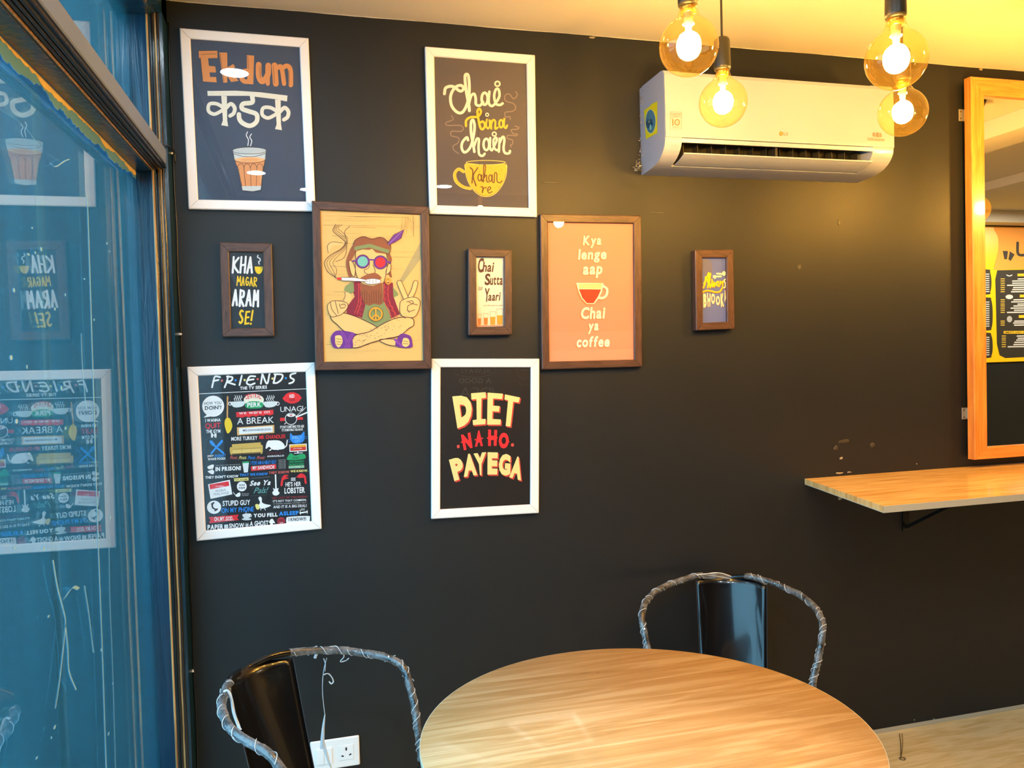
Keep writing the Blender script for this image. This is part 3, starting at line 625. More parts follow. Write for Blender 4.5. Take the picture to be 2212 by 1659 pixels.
# ------------------------------------------------------------ 4. crowded slogan poster
cr = (400, 770, 4.047)
e, put = quad_frame('picture_frame', 'white framed black poster crowded with small slogans and icons, lowest on the left', cr, [(17, 92), (1133, 52), (1193, 1508), (100, 1615)], [(110, 170), (1053, 135), (1105, 1442), (180, 1525)], -.016, .015, 'white', mat('paper_black', (18, 19, 24), .5))
A = Art(*cr, put); BK = (16, 18, 26); CB = (214, 96, 88); LY = (240, 222, 130); PK = (160, 40, 56); GRN = (30, 158, 96)
def T(s, x0, y0, x1, y1, c=WHT, bold=.03, slope=None, shear=0., L=2): A.text(s, x0, y0-(0 if slope is None else 0), x1, y1, c, L, bold, -(x1-x0)*.045 if slope is None else slope, shear)
for q in ([(305, 180), (262, 176), (248, 215), (235, 270)], [(245, 215), (292, 205)], [(375, 172), (365, 220), (345, 270)], [(365, 175), (412, 182), (402, 212), (365, 222), (435, 246)], [(495, 168), (475, 250)],
          [(612, 174), (568, 174), (546, 205), (540, 235), (570, 248), (608, 234)], [(550, 207), (598, 200)], [(675, 152), (662, 238)], [(675, 152), (715, 238), (738, 150)], [(790, 158), (772, 232)], [(780, 155), (848, 160), (842, 200), (805, 230), (772, 232)],
          [(965, 146), (925, 158), (922, 185), (950, 202), (940, 225), (910, 236)]): A.stroke(q, 15, WHT, 2)
for x, y, c in ((322, 212, CB), (441, 208, BLU), (520, 206, LY), (634, 198, CB), (763, 193, LY), (880, 190, BLU)): A.ell(x, y, 10, 10, c, 2, 12)
T('THE TV SERIES', 480, 264, 715, 292); A.stroke([(120, 327), (1058, 283)], 5, WHT, 1, False)
A.ell(245, 435, 96, 92, WHT, 1, 30); A.poly([(160, 535), (200, 500), (250, 520)], WHT, 1); T('HOW YOU', 168, 398, 318, 424, BK, .01); T('DOIN\'?', 172, 436, 318, 468, BK)
A.stroke([(168, 436), (318, 428)], 2, BK, 2, False)
T('I WANNA', 176, 546, 310, 574); T('QUIT', 176, 584, 310, 638, RED, .02); T('THE GYM', 184, 642, 308, 672)
A.stroke([(232, 690), (268, 688)], 7, WHT, 2, False)
for x in (230, 240, 260, 270): A.stroke([(x, 674), (x, 706)], 8, WHT, 2, False)
A.stroke([(371, 352), (368, 540)], 12, (222, 160, 90), 1, False); A.blob([(355, 545), (388, 540), (412, 600), (398, 650), (370, 672), (350, 620), (344, 580)], (240, 204, 40), 2)
# cafe oval with two cups
A.ell(600, 380, 88, 52, (238, 232, 214), 2, 26); A.blob([(525, 420), (560, 395), (640, 393), (680, 410), (680, 435), (650, 452), (555, 454), (528, 440)], GRN, 3)
for i, ch in enumerate('CENTRAL'):
    a = -.62+i*.2; x = 598+170*math.sin(a*.62); y = 362-16*math.cos(a*2); A.gq(ch, [(x-9, y-22), (x+9, y-22), (x+8, y+18), (x-8, y+18)], RED, 4, .02)
T('PERK', 543, 404, 665, 444, WHT, .03, L=4)
for s_, x in ((1, 460), (-1, 742)):
    A.blob([(x-60, 398), (x+60, 394), (x+48, 430), (x+10, 444), (x-30, 444), (x-50, 428)], (214, 222, 224), 2); A.ring(x-s_*66, 412, 14, 14, 6, WHT, 2)
    for k in range(4): A.stroke([(x-24+k*18, 386), (x-32+k*18, 370), (x-18+k*18, 358), (x-24+k*18, 342)], 5, WHT, 3)
A.poly([(445, 488), (770, 466), (772, 505), (740, 515), (710, 508), (680, 520), (650, 513), (620, 526), (590, 518), (560, 531), (530, 523), (500, 536), (470, 528), (448, 532)], RED, 1)
T('we were on', 470, 488, 740, 508, WHT, .0); T('A BREAK', 455, 540, 775, 594, WHT, .0)
A.poly([(452, 620), (778, 598), (780, 668), (455, 690)], (222, 172, 110), 1); A.poly([(470, 628), (764, 608), (766, 660), (473, 680)], (232, 236, 240), 2); T('MISS CHANANDLER BONG', 505, 638, 752, 656, (60, 60, 90), .01, L=3)
A.ell(935, 362, 70, 50, RED, 1, 20); A.poly([(850, 368), (880, 330), (880, 400)], RED, 1); A.poly([(1020, 362), (990, 325), (990, 398)], RED, 1); T('RED', 912, 332, 955, 362); T('ROSS', 910, 370, 958, 392, (90, 20, 24))
T('UNAGI', 832, 440, 1030, 486, WHT, -.005); A.poly([(830, 536), (1030, 530), (1030, 552), (830, 566)], RED, 1)
A.blob([(876, 515), (930, 488), (975, 515), (972, 570), (930, 596), (880, 590)], BK, 2); A.ring(925, 545, 50, 50, 5, WHT, 3); A.ell(925, 515, 34, 13, WHT, 4); A.ell(925, 515, 12, 5, RED, 5)
A.stroke([(970, 530), (1065, 490)], 12, WHT, 3, False); A.stroke([(975, 518), (1055, 445)], 4, WHT, 3, False); A.stroke([(868, 592), (885, 575)], 5, WHT, 3, False)
T("IT'S NOT SOMETHING YOU ARE", 830, 606, 1038, 630); T("IT'S SOMETHING YOU HAVE", 845, 634, 1028, 656)
T('MORE TURKEY', 403, 704, 632, 738, WHT, .02); T('MR CHANDLER', 648, 690, 878, 724, RED, .02)
A.blob([(920, 668), (945, 690), (1010, 684), (1040, 655), (1040, 730), (1000, 758), (945, 756), (918, 720)], BLU, 1); T('SMELLY', 935, 698, 1020, 722, (150, 200, 240), 0.); T('CAT', 958, 728, 1005, 748, (150, 200, 240), 0.)
for a, b_ in (((915, 725), (900, 730)), ((918, 738), (905, 748)), ((1045, 705), (1064, 700)), ((1045, 718), (1064, 716))): A.stroke([a, b_], 4, BLU, 1, False)
for a in ([(222, 740), (262, 785), (335, 845)], [(322, 735), (280, 785), (228, 848)]): A.stroke(a, 16, BLU, 1)
A.poly([(210, 748), (236, 735), (262, 768), (240, 785)], BLU, 1); A.poly([(325, 730), (330, 748), (292, 790), (278, 780)], BLU, 1)
T('JOEY', 194, 862, 250, 884); T("DOESN'T", 258, 857, 356, 882, BLU); T('SHARE FOOD!', 200, 888, 352, 908)
for q in ([(172, 722), (366, 712), (374, 912), (182, 922), (172, 722)],): A.stroke(q, 2, (50, 70, 76), 1, False)
# sofa
SF = (206, 172, 86); SD = (150, 116, 50)
A.poly([(408, 768), (660, 750), (664, 800), (414, 815)], SF, 1); A.poly([(412, 812), (664, 798), (672, 835), (410, 850)], (224, 192, 108), 2); A.blob([(390, 800), (412, 796), (412, 852), (396, 856)], SF, 3); A.blob([(660, 778), (678, 780), (676, 842), (660, 845)], SF, 3)
for x in (495, 575): A.stroke([(x, 808), (x+2, 842)], 2, SD, 4, False)
A.stroke([(412, 813), (664, 799)], 3, SD, 4, False); A.stroke([(398, 857), (672, 842)], 4, SD, 4, False); A.stroke([(408, 858), (408, 866)], 5, SD, 1, False); A.stroke([(664, 845), (666, 852)], 5, SD, 1, False)
A.blob([(703, 800), (715, 750), (740, 735), (820, 735), (862, 765), (870, 800), (840, 812), (770, 815), (735, 790), (712, 805)], WHT, 1); A.stroke([(858, 800), (885, 780), (892, 732)], 9, WHT, 1); A.stroke([(752, 812), (740, 820)], 10, WHT, 1, False); A.stroke([(800, 808), (812, 814)], 10, WHT, 1, False); A.poly([(722, 755), (730, 730), (745, 745)], WHT, 1)
T('HOLIDAY', 716, 836, 868, 858, (92, 30, 40)); T('ARMADILLO', 716, 866, 864, 880)
A.poly([(910, 770), (1062, 762), (1064, 826), (912, 834)], WHT, 1); A.poly([(917, 776), (1055, 768), (1056, 790), (918, 798)], (236, 176, 40), 2); A.poly([(918, 796), (1056, 788), (1057, 818), (919, 826)], (206, 48, 30), 2); T('JOEY PHOEBE', 945, 802, 1020, 812, WHT, .01, L=3)
A.stroke([(985, 834), (985, 845)], 10, WHT, 1, False); A.stroke([(955, 846), (1025, 842)], 6, WHT, 1, False)
for s_, x, c in (('Pivot.', 390, CB), ('Pivot.', 468, LY), ('Pivot.', 546, BLU), ('Pivot', 624, CB)): T(s_, x, 870, x+66, 900, c, .01, shear=10)
A.blob([(900, 870), (925, 845), (960, 865), (1020, 850), (1048, 860), (1040, 895), (900, 905)], GRN, 1); T('YEMEN', 935, 882, 995, 894, BK, .0)
for y, c in ((920, GRN), (944, GRN), (966, (150, 210, 170))): A.poly([(905, y-8), (1040, y-14), (1040, y+6), (905, y+12)], (20, 92, 60) if c == GRN else (180, 220, 190), 1); T("WELL I'M SORRY" if y < 930 else "I'M GOING TO YEMEN", 910, y-6, 1036, y+8, c if c == GRN else (40, 140, 90), .01)
A.blob([(195, 965), (235, 945), (250, 950), (245, 975), (210, 985)], WHT, 1); A.blob([(205, 1000), (240, 990), (254, 1010), (240, 1030), (200, 1010)], WHT, 1); A.stroke([(238, 975), (240, 1000)], 4, WHT, 1, False)
T("THAT'S HOW THEY MEASURE PANTS", 265, 949, 482, 957, (190, 190, 190), .0); T('IN PRISON!', 265, 966, 488, 1004, WHT, .05)
A.poly([(500, 928), (558, 924), (548, 1012), (514, 1015)], (220, 226, 228), 1); A.poly([(498, 920), (560, 916), (558, 930), (500, 934)], GRN, 2)
T('I TOO AM A NEAT GUY', 573, 916, 797, 948, BLU, .02); A.poly([(573, 962), (795, 940), (797, 980), (577, 1002)], RED, 1); T('MY SANDWICH!', 590, 958, 780, 990, WHT, .02, L=3)
for k in range(6): T('CHARACTERS', 815, 902+k*14, 880, 910+k*14, (190, 190, 190), .0)
T("THEY DON'T KNOW", 176, 1046, 466, 1070, WHT, .04); T('THAT WE KNOW', 476, 1025, 722, 1048, BLU, .04); T('THEY KNOW', 730, 1006, 912, 1028, CB, .04); T('WE KNOW.', 920, 994, 1076, 1014, LY, .04)
# name tag
A.poly([(200, 1118), (390, 1078), (412, 1205), (222, 1245)], WHT, 1); A.poly([(212, 1120), (380, 1090), (386, 1130), (218, 1162)], RED, 2); T('HELLO', 275, 1112, 320, 1124, PK, 0., L=3); T('MY NAME IS', 268, 1130, 335, 1142, WHT, 0., L=3); T('REGINA', 268, 1166, 356, 1186, (110, 110, 120), -.01, L=3, slope=-12); T('PHALANGE', 250, 1196, 382, 1216, (110, 110, 120), -.01, L=3, slope=-16)
A.poly([(427, 1066), (553, 1058), (554, 1084), (429, 1092)], LY, 1); T('KEN ADAMS', 434, 1072, 546, 1084, BK, .01, L=3)
A.ell(495, 1136, 43, 43, WHT, 1, 24); T('WAH', 470, 1118, 522, 1132, BK, L=3); T('PAH!', 470, 1142, 522, 1158, BK, L=3)
A.stroke([(420, 1188), (430, 1200), (445, 1215)], 5, WHT, 1); A.blob([(440, 1215), (460, 1195), (480, 1190), (482, 1215), (470, 1226), (450, 1226)], WHT, 1); T('THE ONE WITH', 492, 1196, 558, 1206, (190, 190, 190), 0.); T('THE MONKEY', 494, 1210, 556, 1220, (190, 190, 190), 0.)
T('See Ya', 562, 1085, 742, 1132, WHT, .03, shear=16); T('Pals!', 598, 1145, 710, 1198, (110, 176, 170), .0, shear=22); A.stroke([(580, 1066), (742, 1052)], 2, (150, 150, 150), 1, False); A.stroke([(575, 1218), (720, 1208)], 2, (70, 100, 96), 1, False)
A.stroke([(790, 1036), (794, 1160)], 12, WHT, 1, False); A.blob([(768, 1150), (790, 1160), (815, 1150), (812, 1175), (825, 1195), (800, 1215), (772, 1210), (762, 1188), (774, 1172)], WHT, 1)
A.blob([(845, 1060), (870, 1035), (905, 1040), (880, 1052), (905, 1062), (870, 1075), (848, 1085)], RED, 1); A.stroke([(848, 1085), (842, 1125)], 18, RED, 1, False)
A.blob([(975, 1050), (1010, 1022), (1045, 1035), (1058, 1065), (1035, 1060), (1005, 1062), (975, 1056)], RED, 1); A.stroke([(1048, 1070), (1054, 1105)], 18, RED, 1, False)
T('SEE', 925, 1060, 965, 1088, WHT, .02); T("HE'S HER", 878, 1098, 1012, 1138, WHT, .02); T('LOBSTER', 868, 1148, 1046, 1200, WHT, .03)
A.ell(253, 1318, 62, 58, WHT, 1, 26); A.stroke([(238, 1290), (240, 1320), (268, 1338)], 14, BK, 2); A.stroke([(232, 1290), (250, 1278)], 14, BK, 2, False); A.stroke([(262, 1346), (280, 1334)], 14, BK, 2, False)
T('STUPID GUY', 328, 1262, 568, 1308, WHT, .02); T('ON MY PHONE', 318, 1325, 600, 1368, BLU, .02)
A.blob([(640, 1240), (655, 1225), (670, 1240), (672, 1275), (700, 1290), (750, 1302), (700, 1325), (660, 1328), (640, 1305), (655, 1275)], WHT, 1); A.stroke([(665, 1325), (660, 1342)], 6, WHT, 1, False); A.stroke([(690, 1322), (702, 1342)], 6, WHT, 1, False)
A.blob([(612, 1298), (635, 1290), (652, 1315), (645, 1335), (625, 1335)], LY, 1)
T('HEY, JUST SO YOU KNOW', 762, 1230, 1068, 1250, PK, .02); T("IT'S NOT THAT COMMON,", 768, 1256, 1060, 1278, WHT, .02); T("IT DOESN'T HAPPEN TO EVERY GUY,", 772, 1284, 1060, 1296, (190, 190, 190), .0); T('AND IT IS A BIG DEAL!', 770, 1304, 1062, 1328, WHT, .02)
T('YOU FELL', 597, 1374, 808, 1408, WHT, .05); T('ASLEEP', 820, 1356, 992, 1392, BLU, .05)
A.stroke([(1005, 1340), (1008, 1380)], 5, WHT, 1, False); A.stroke([(1005, 1368), (1066, 1358)], 12, WHT, 1, False); A.stroke([(1066, 1345), (1067, 1372)], 5, WHT, 1, False); T('zzz', 1012, 1330, 1045, 1345, WHT, 0.)
A.poly([(205, 1405), (468, 1382), (455, 1410), (470, 1430), (208, 1458), (222, 1430)], RED, 1); T('OH..MY..GOD..', 255, 1404, 425, 1440, WHT, .02, L=3)
A.blob([(503, 1380), (572, 1374), (562, 1408), (518, 1412)], (214, 218, 220), 1); A.ell(537, 1422, 42, 10, (214, 218, 220), 1); A.ring(572, 1392, 9, 10, 4, WHT, 1); A.stroke([(536, 1374), (530, 1366), (538, 1358)], 3, WHT, 1)
T('PAPER', 196, 1472, 334, 1516, WHT, .03); A.poly([(342, 1472), (375, 1468), (376, 1508), (343, 1512)], WHT, 1)
for k in range(4): A.stroke([(348, 1480+k*8), (370, 1478+k*8)], 2, BK, 2, False)
T('SNOW', 384, 1460, 516, 1500, WHT, .03)
for a in range(3): A.stroke([(541-20*math.cos(a*PI/3), 1474-20*math.sin(a*PI/3)), (541+20*math.cos(a*PI/3), 1474+20*math.sin(a*PI/3))], 5, WHT, 2, False)
T('A GHOST', 566, 1440, 728, 1484, WHT, .03); A.blob([(732, 1448), (748, 1424), (764, 1420), (780, 1444), (786, 1458), (770, 1456), (762, 1476), (745, 1470), (742, 1456)], WHT, 1)
A.ell(840, 1438, 35, 34, PK, 1, 18); T('PIVOT', 820, 1424, 862, 1440, (90, 20, 30), .02, L=3); T('2009', 826, 1450, 856, 1460, WHT, .0, L=3)
A.blob([(885, 1420), (905, 1402), (1075, 1394), (1090, 1410), (1086, 1440), (1060, 1450), (900, 1458), (884, 1444)], WHT, 1); T('I KNOW!!!', 905, 1410, 1056, 1440, BK, .02, L=3)
A.done('print', e)

# ------------------------------------------------------------ 5. diet poster
cr = (920, 760, 4.484)
e, put = quad_frame('picture_frame', 'white framed black poster reading DIET NA HO PAYEGA in pale yellow and red', cr, [(55, 67), (1100, 67), (1095, 1562), (55, 1620)], [(143, 150), (1018, 150), (1013, 1480), (140, 1528)], -.016, .015, 'white', mat('paper_ink_black', (22, 18, 18), .5))
A = Art(*cr, put); CRY = (236, 226, 150); SH = (206, 66, 52)
def shadowed(ch, q, bold=.08):
    for k in range(1, 4): A.gq(ch, [(x+k*4, y+k*4.5) for x, y in q], SH, 1, bold)
    A.gq(ch, q, CRY, 2, bold)
def shpoly(P_):
    for k in range(1, 4): A.poly([(x+k*4, y+k*4.5) for x, y in P_], SH, 1)
    A.poly(P_, CRY, 2)
shadowed('D', [(255, 432), (440, 415), (450, 680), (305, 742)])
shpoly([(437, 402), (578, 390), (581, 445), (538, 452), (534, 650), (578, 650), (575, 700), (456, 710), (452, 662), (492, 655), (489, 458), (440, 462)])
shpoly([(597, 395), (745, 405), (738, 458), (650, 452), (648, 520), (715, 526), (708, 580), (645, 575), (642, 650), (725, 655), (722, 705), (592, 705)])
shpoly([(765, 412), (910, 442), (898, 492), (845, 482), (818, 724), (772, 718), (795, 470), (760, 462)])
R2 = (232, 40, 48)
for ch, q in (('N', [(338, 805), (430, 780), (452, 928), (368, 955)]), ('A', [(480, 765), (545, 757), (552, 912), (474, 920)]), ('H', [(602, 752), (690, 757), (684, 910), (602, 912)]), ('O', [(706, 782), (804, 782), (802, 935), (704, 938)])): A.gq(ch, q, R2, 2, .07)
for x, y in ((598, 835), (688, 832), (345, 875), (800, 870), (478, 850), (545, 838)): A.poly([(x-10, y), (x, y-10), (x+10, y), (x, y+10)], R2, 2)
A.ell(313, 917, 14, 17, (226, 76, 70), 2, 14); A.ell(838, 902, 15, 17, (226, 76, 70), 2, 14)
for ch, q in (('P', [(222, 1046), (335, 1012), (395, 1215), (275, 1252)]), ('A', [(375, 992), (460, 982), (498, 1192), (366, 1212)]), ('Y', [(460, 985), (582, 970), (560, 1192), (500, 1196)]), ('E', [(597, 972), (698, 974), (690, 1188), (595, 1188)]), ('G', [(712, 985), (822, 992), (815, 1200), (700, 1195)]), ('A', [(858, 1012), (925, 1018), (920, 1245), (806, 1215)])): shadowed(ch, q, .065)
A.done('print', e)

# ------------------------------------------------------------ 6. peach poster with red cup
cr = (1150, 450, 4.608)
e, put = quad_frame('picture_frame', 'brown framed peach poster asking Kya lenge aap with a half-full red cup', cr, [(78, 55), (1083, 73), (1095, 1575), (97, 1605)], [(155, 137), (1008, 150), (1017, 1505), (173, 1525)], -.020, .019, 'walnut', mat('paper_peach', (222, 138, 112), .6), lean=math.radians(1.3))
A = Art(*cr, put); C1 = (246, 226, 210); S1 = (206, 120, 52)
for s_, b in (('Kya', (500, 275, 680, 398)), ('lenge', (452, 408, 732, 545)), ('aap', (497, 580, 690, 698)), ('Chai', (478, 985, 717, 1105)), ('ya', (550, 1150, 652, 1252)), ('coffee', (436, 1275, 765, 1385))):
    A.text(s_, b[0]-7, b[1]+7, b[2]-7, b[3]+7, S1, 1, .04, -6, 10); A.text(s_, b[0], b[1], b[2], b[3], C1, 2, .036, -6, 10)
cup = [(435, 742), (707, 745), (692, 830), (655, 900), (612, 952), (540, 952), (490, 900), (458, 830)]
A.poly([(x-8, y+8) for x, y in cup], S1, 1); A.poly(cup, C1, 3); A.poly([(460, 750), (692, 750), (684, 804), (464, 802)], (250, 200, 140), 4); A.poly([(462, 806), (683, 808), (650, 882), (608, 944), (542, 944), (496, 892)], (232, 52, 24), 4)
A.stroke([(700, 775), (742, 808), (736, 868), (700, 898), (662, 896)], 27, S1, 1); A.stroke([(700, 772), (742, 805), (736, 865), (700, 893), (662, 890)], 24, C1, 2)
A.done('print', e)

# ------------------------------------------------------------ 7. small tea-glasses poster
cr = (1000, 520, 7.541)
pm = mat('paper_cream_to_orange', (240, 226, 196), .6); n, l, b = nt(pm)
tc = n.new('ShaderNodeTexCoord'); sx = n.new('ShaderNodeSeparateXYZ'); l.new(tc.outputs['Generated'], sx.inputs[0])
mm = n.new('ShaderNodeMath'); mm.operation = 'ADD'; l.new(sx.outputs[0], mm.inputs[0]); l.new(sx.outputs[2], mm.inputs[1])
r = ramp(pm, mm.outputs[0], [(0., (240, 150, 84)), (.16, (244, 190, 140)), (.45, (238, 222, 190)), (1., (240, 230, 204))]); l.new(r.outputs[0], b.inputs['Base Color'])
e, put = quad_frame('picture_frame', 'small brown framed cream poster reading Chai Sutta aur Yaari over four tea glasses', cr, [(88, 125), (800, 150), (800, 1530), (92, 1538)], [(218, 262), (672, 270), (672, 1390), (228, 1405)], -.024, .023, 'walnut', pm)
A = Art(*cr, put); BN = (78, 34, 22)
A.text('C', 235, 280, 325, 520, BN, 2, .03, 0, 20); A.text('hai', 315, 345, 490, 510, BN, 2, .02, 0, 22)
A.text('S', 352, 535, 440, 725, BN, 2, .03, 0, 10); A.text('utta', 440, 580, 642, 722, BN, 2, .02, 0, 8)
A.text('Y', 345, 775, 425, 995, BN, 2, .02, 0, 12); A.text('aari', 408, 845, 600, 982, BN, 2, .02, -4, 16)
A.text('aur', 250, 752, 325, 806, (110, 84, 66), 2, -.01); A.text('ye ho life humesh aur kahani?', 335, 1040, 648, 1072, (120, 92, 70), 2, -.005)
for x0, x1, yt, yf_, yb, c in ((240, 300, 1200, 1265, 1372, (232, 120, 40)), (335, 408, 1185, 1255, 1370, (236, 130, 40)), (438, 532, 1155, 1240, 1370, (238, 166, 54)), (548, 652, 1112, 1215, 1365, (238, 170, 50))):
    A.poly([(x0+4, yf_), (x1-4, yf_), (x1-12, yb), (x0+12, yb)], c, 2)
    for k in range(1, 5): xx = x0+(x1-x0)*k/5; A.stroke([(xx, yf_+8), (xx, yb-10)], 2.5, (190, 100, 30), 3, False)
    A.stroke([(x0, yt), (x0+12, yb)], 3, (176, 150, 120), 3, False); A.stroke([(x1, yt), (x1-12, yb)], 3, (176, 150, 120), 3, False); A.ring((x0+x1)/2, yt, (x1-x0)/2, 6, 2.5, (176, 150, 120), 3)
A.stroke([(228, 1388), (668, 1378)], 8, (226, 96, 60), 2, False)
A.done('print', e)

# ------------------------------------------------------------ 8. small brush-lettered poster
cr = (460, 510, 7.214)
e, put = quad_frame('picture_frame', 'small brown framed dark poster with white and yellow brush letters KHA MAGAR ARAM SE', cr, [(98, 98), (915, 112), (955, 1560), (143, 1570)], [(248, 240), (775, 250), (805, 1427), (285, 1440)], -.020, .019, 'walnut', mat('paper_blue_black', (24, 34, 44), .5))
A = Art(*cr, put); YE = (244, 200, 16)
BR_ = {'K': [[(.12, 0), (.1, 1)], [(.9, .05), (.25, .5), (.95, .98)]], 'H': [[(.15, .02), (.1, 1)], [(.9, 0), (.85, 1)], [(.12, .55), (.88, .5)]],
       'A': [[(.5, .02), (.08, 1)], [(.5, .02), (.92, .98)], [(.25, .66), (.8, .64)]], 'M': [[(.1, 1), (.2, .02)], [(.2, .02), (.5, .6), (.82, .03)], [(.82, .03), (.92, 1)]],
       'G': [[(.85, .15), (.4, .03), (.1, .5), (.4, .97), (.85, .8), (.85, .55), (.55, .55)]], 'R': [[(.15, .02), (.1, 1)], [(.15, .05), (.8, .12), (.75, .42), (.18, .52), (.9, 1)]],
       'S': [[(.85, .1), (.45, .02), (.15, .25), (.5, .48), (.85, .72), (.5, .98), (.1, .88)]], 'E': [[(.2, .02), (.12, 1)], [(.2, .04), (.9, .02)], [(.18, .5), (.8, .46)], [(.12, .98), (.88, .95)]], '!': [[(.6, 0), (.4, .72)], [(.36, .95), (.34, 1)]]}
def brush(ch, x0, y0, x1, y1, w, c, lean=0.):
    for s_ in BR_[ch]: A.stroke([(x0+(x1-x0)*u+lean*(.5-v), y0+(y1-y0)*v) for u, v in s_], w, c, 2, True, False, .12, w*1.1)
for ch, x0, x1, y0, y1 in (('K', 305, 405, 325, 570), ('H', 425, 515, 320, 570), ('A', 535, 620, 325, 575)): brush(ch, x0, y0, x1, y1, 34, WHT, 14)
for ch, x0, x1, y0, y1 in (('M', 370, 440, 625, 770), ('A', 448, 492, 635, 770), ('G', 510, 560, 640, 770), ('A', 572, 620, 645, 775), ('R', 635, 685, 640, 785)): brush(ch, x0, y0, x1, y1, 19, YE, 6)
for ch, x0, x1, y0, y1 in (('A', 308, 385, 835, 1080), ('R', 415, 490, 835, 1090), ('A', 515, 600, 840, 1085), ('M', 625, 715, 845, 1095)): brush(ch, x0, y0, x1, y1, 36, WHT, 12)
for ch, x0, x1, y0, y1 in (('S', 408, 475, 1155, 1360), ('E', 500, 570, 1175, 1370), ('!', 575, 640, 1160, 1370)): brush(ch, x0, y0, x1, y1, 30, YE, 14)
A.poly([(650, 475)]+[(715-65*math.cos(i*PI/14), 480+112*math.sin(i*PI/14)) for i in range(15)]+[(778, 477)], YE, 2); A.stroke([(742, 495), (778, 493)], 6, BK, 3, False)
A.stroke([(702, 300), (695, 330), (730, 350), (735, 385), (712, 400), (722, 438)], 15, WHT, 2)
A.done('print', e)

# ------------------------------------------------------------ 9. small blue poster on the right
cr = (1480, 520, 7.9)
e, put = quad_frame('picture_frame', 'small brown framed grey-blue poster reading Always BHOOKA with fork and spoon', cr, [(170, 160), (822, 150), (850, 1500), (190, 1530)], [(300, 285), (712, 285), (722, 1380), (310, 1402)], -.026, .025, 'walnut', mat('paper_dusk_blue', (90, 106, 176), .6))
A = Art(*cr, put); YW = (252, 196, 22); BR3 = (196, 110, 30); CR3 = (252, 236, 196)
A.poly([(400, 300), (460, 390), (465, 540), (340, 600), (305, 500), (305, 300)], (100, 102, 138), 0)
def both(q, w, c=YW, **k):
    A.stroke([(x+6, y+8) for x, y in q], w, BR3, 1, **k); A.stroke(q, w, c, 2, **k)
both([(308, 800), (335, 740), (345, 640), (350, 615), (365, 640), (378, 700)], 24); both([(318, 740), (380, 600), (402, 550), (395, 700), (382, 800)], 26)
both([(430, 560), (412, 700), (425, 795)], 28); both([(425, 795), (460, 700), (455, 660), (462, 790), (490, 700), (492, 790), (518, 720)], 20)
A.ring(545, 735, 14, 40, 18, YW, 2); both([(565, 690), (562, 770), (585, 770), (595, 690)], 18); both([(600, 690), (600, 740), (640, 690), (632, 800), (590, 870)], 18)
both([(688, 655), (660, 680), (685, 730), (680, 790), (655, 800)], 20, CR3)
A.stroke([(305, 880), (370, 858), (450, 868), (530, 885), (590, 872), (628, 820)], 26, BR3, 1); A.stroke([(303, 872), (370, 850), (450, 860), (530, 877), (590, 864), (628, 812)], 24, YW, 2)
for ch, q in (('B', [(305, 905), (365, 900), (360, 1130), (312, 1142)]), ('H', [(370, 888), (432, 905), (425, 1120), (385, 1130)]), ('O', [(440, 900), (508, 900), (505, 1075), (445, 1080)]), ('O', [(522, 945), (590, 940), (590, 1100), (525, 1100)]), ('K', [(602, 905), (650, 895), (660, 1120), (610, 1130)]), ('A', [(655, 845), (700, 840), (705, 1085), (668, 1030)])):
    A.gq(ch, [(x+6, y+7) for x, y in q], BR3, 1, .045); A.gq(ch, q, CR3, 2, .045)
A.stroke([(540, 562), (635, 568)], 28, CR3, 2, False); A.ell(660, 560, 30, 40, CR3, 2, 18); A.stroke([(520, 612), (610, 608)], 28, CR3, 2, False); A.ell(505, 618, 22, 34, CR3, 2, 14)
for y in (598, 612, 628): A.stroke([(470, y), (500, y+2)], 8, CR3, 2, False)
A.done('print', e)
# ============================================================ AIR CONDITIONER
X0, X1 = 1.228, 2.147
ac = empty('air_conditioner', ((X0+X1)/2, 0, 2.36), 'white split air conditioner high on the black wall, its outlet flap open', 'air conditioner')
top = [(-.0005, 2.517), (-.178, 2.515), (-.196, 2.508), (-.202, 2.495)]
front_top = [(-.203, 2.44), (-.204, 2.36), (-.2035, 2.286)]
low = catmull([(0, -.2005, 2.284), (0, -.193, 2.258), (0, -.172, 2.234), (0, -.140, 2.217), (0, -.100, 2.208), (0, -.050, 2.204), (0, -.0005, 2.202)], 4)
low = [(p.y, p.z) for p in low]
full = top+front_top+[(-.2005, 2.284)]+low[1:]
oz0 = [i for i, (y, z) in enumerate(low) if z < 2.277][0]; oz1 = [i for i, (y, z) in enumerate(low) if y > -.118][0]
OX0, OX1 = 1.290, 2.058
def ac_seg(name, prof, x0, x1, m_=ac_m, smooth=False):
    bm = bm_new(); prism(bm, [(x0, y, z) for y, z in prof], (x1-x0, 0, 0)); return link(name, bm, m_, ac, smooth=smooth)
ac_seg('end_casing', [(-.0005, 2.512)]+[(y, z) for y, z in [(-.19, 2.512), (-.199, 2.49)]]+[(-.2, 2.36), (-.1995, 2.284)]+low[1:], X0, OX0)
ac_seg('end_casing', [(-.0005, 2.512)]+[(y, z) for y, z in [(-.19, 2.512), (-.199, 2.49)]]+[(-.2, 2.36), (-.1995, 2.284)]+low[1:], OX1, X1)
ac_seg('front_panel', [(-.020, 2.515)]+top[1:]+front_top+[(-.196, 2.2862), (-.196, 2.49), (-.185, 2.506), (-.02, 2.508)], X0+.0005, X1-.0005)
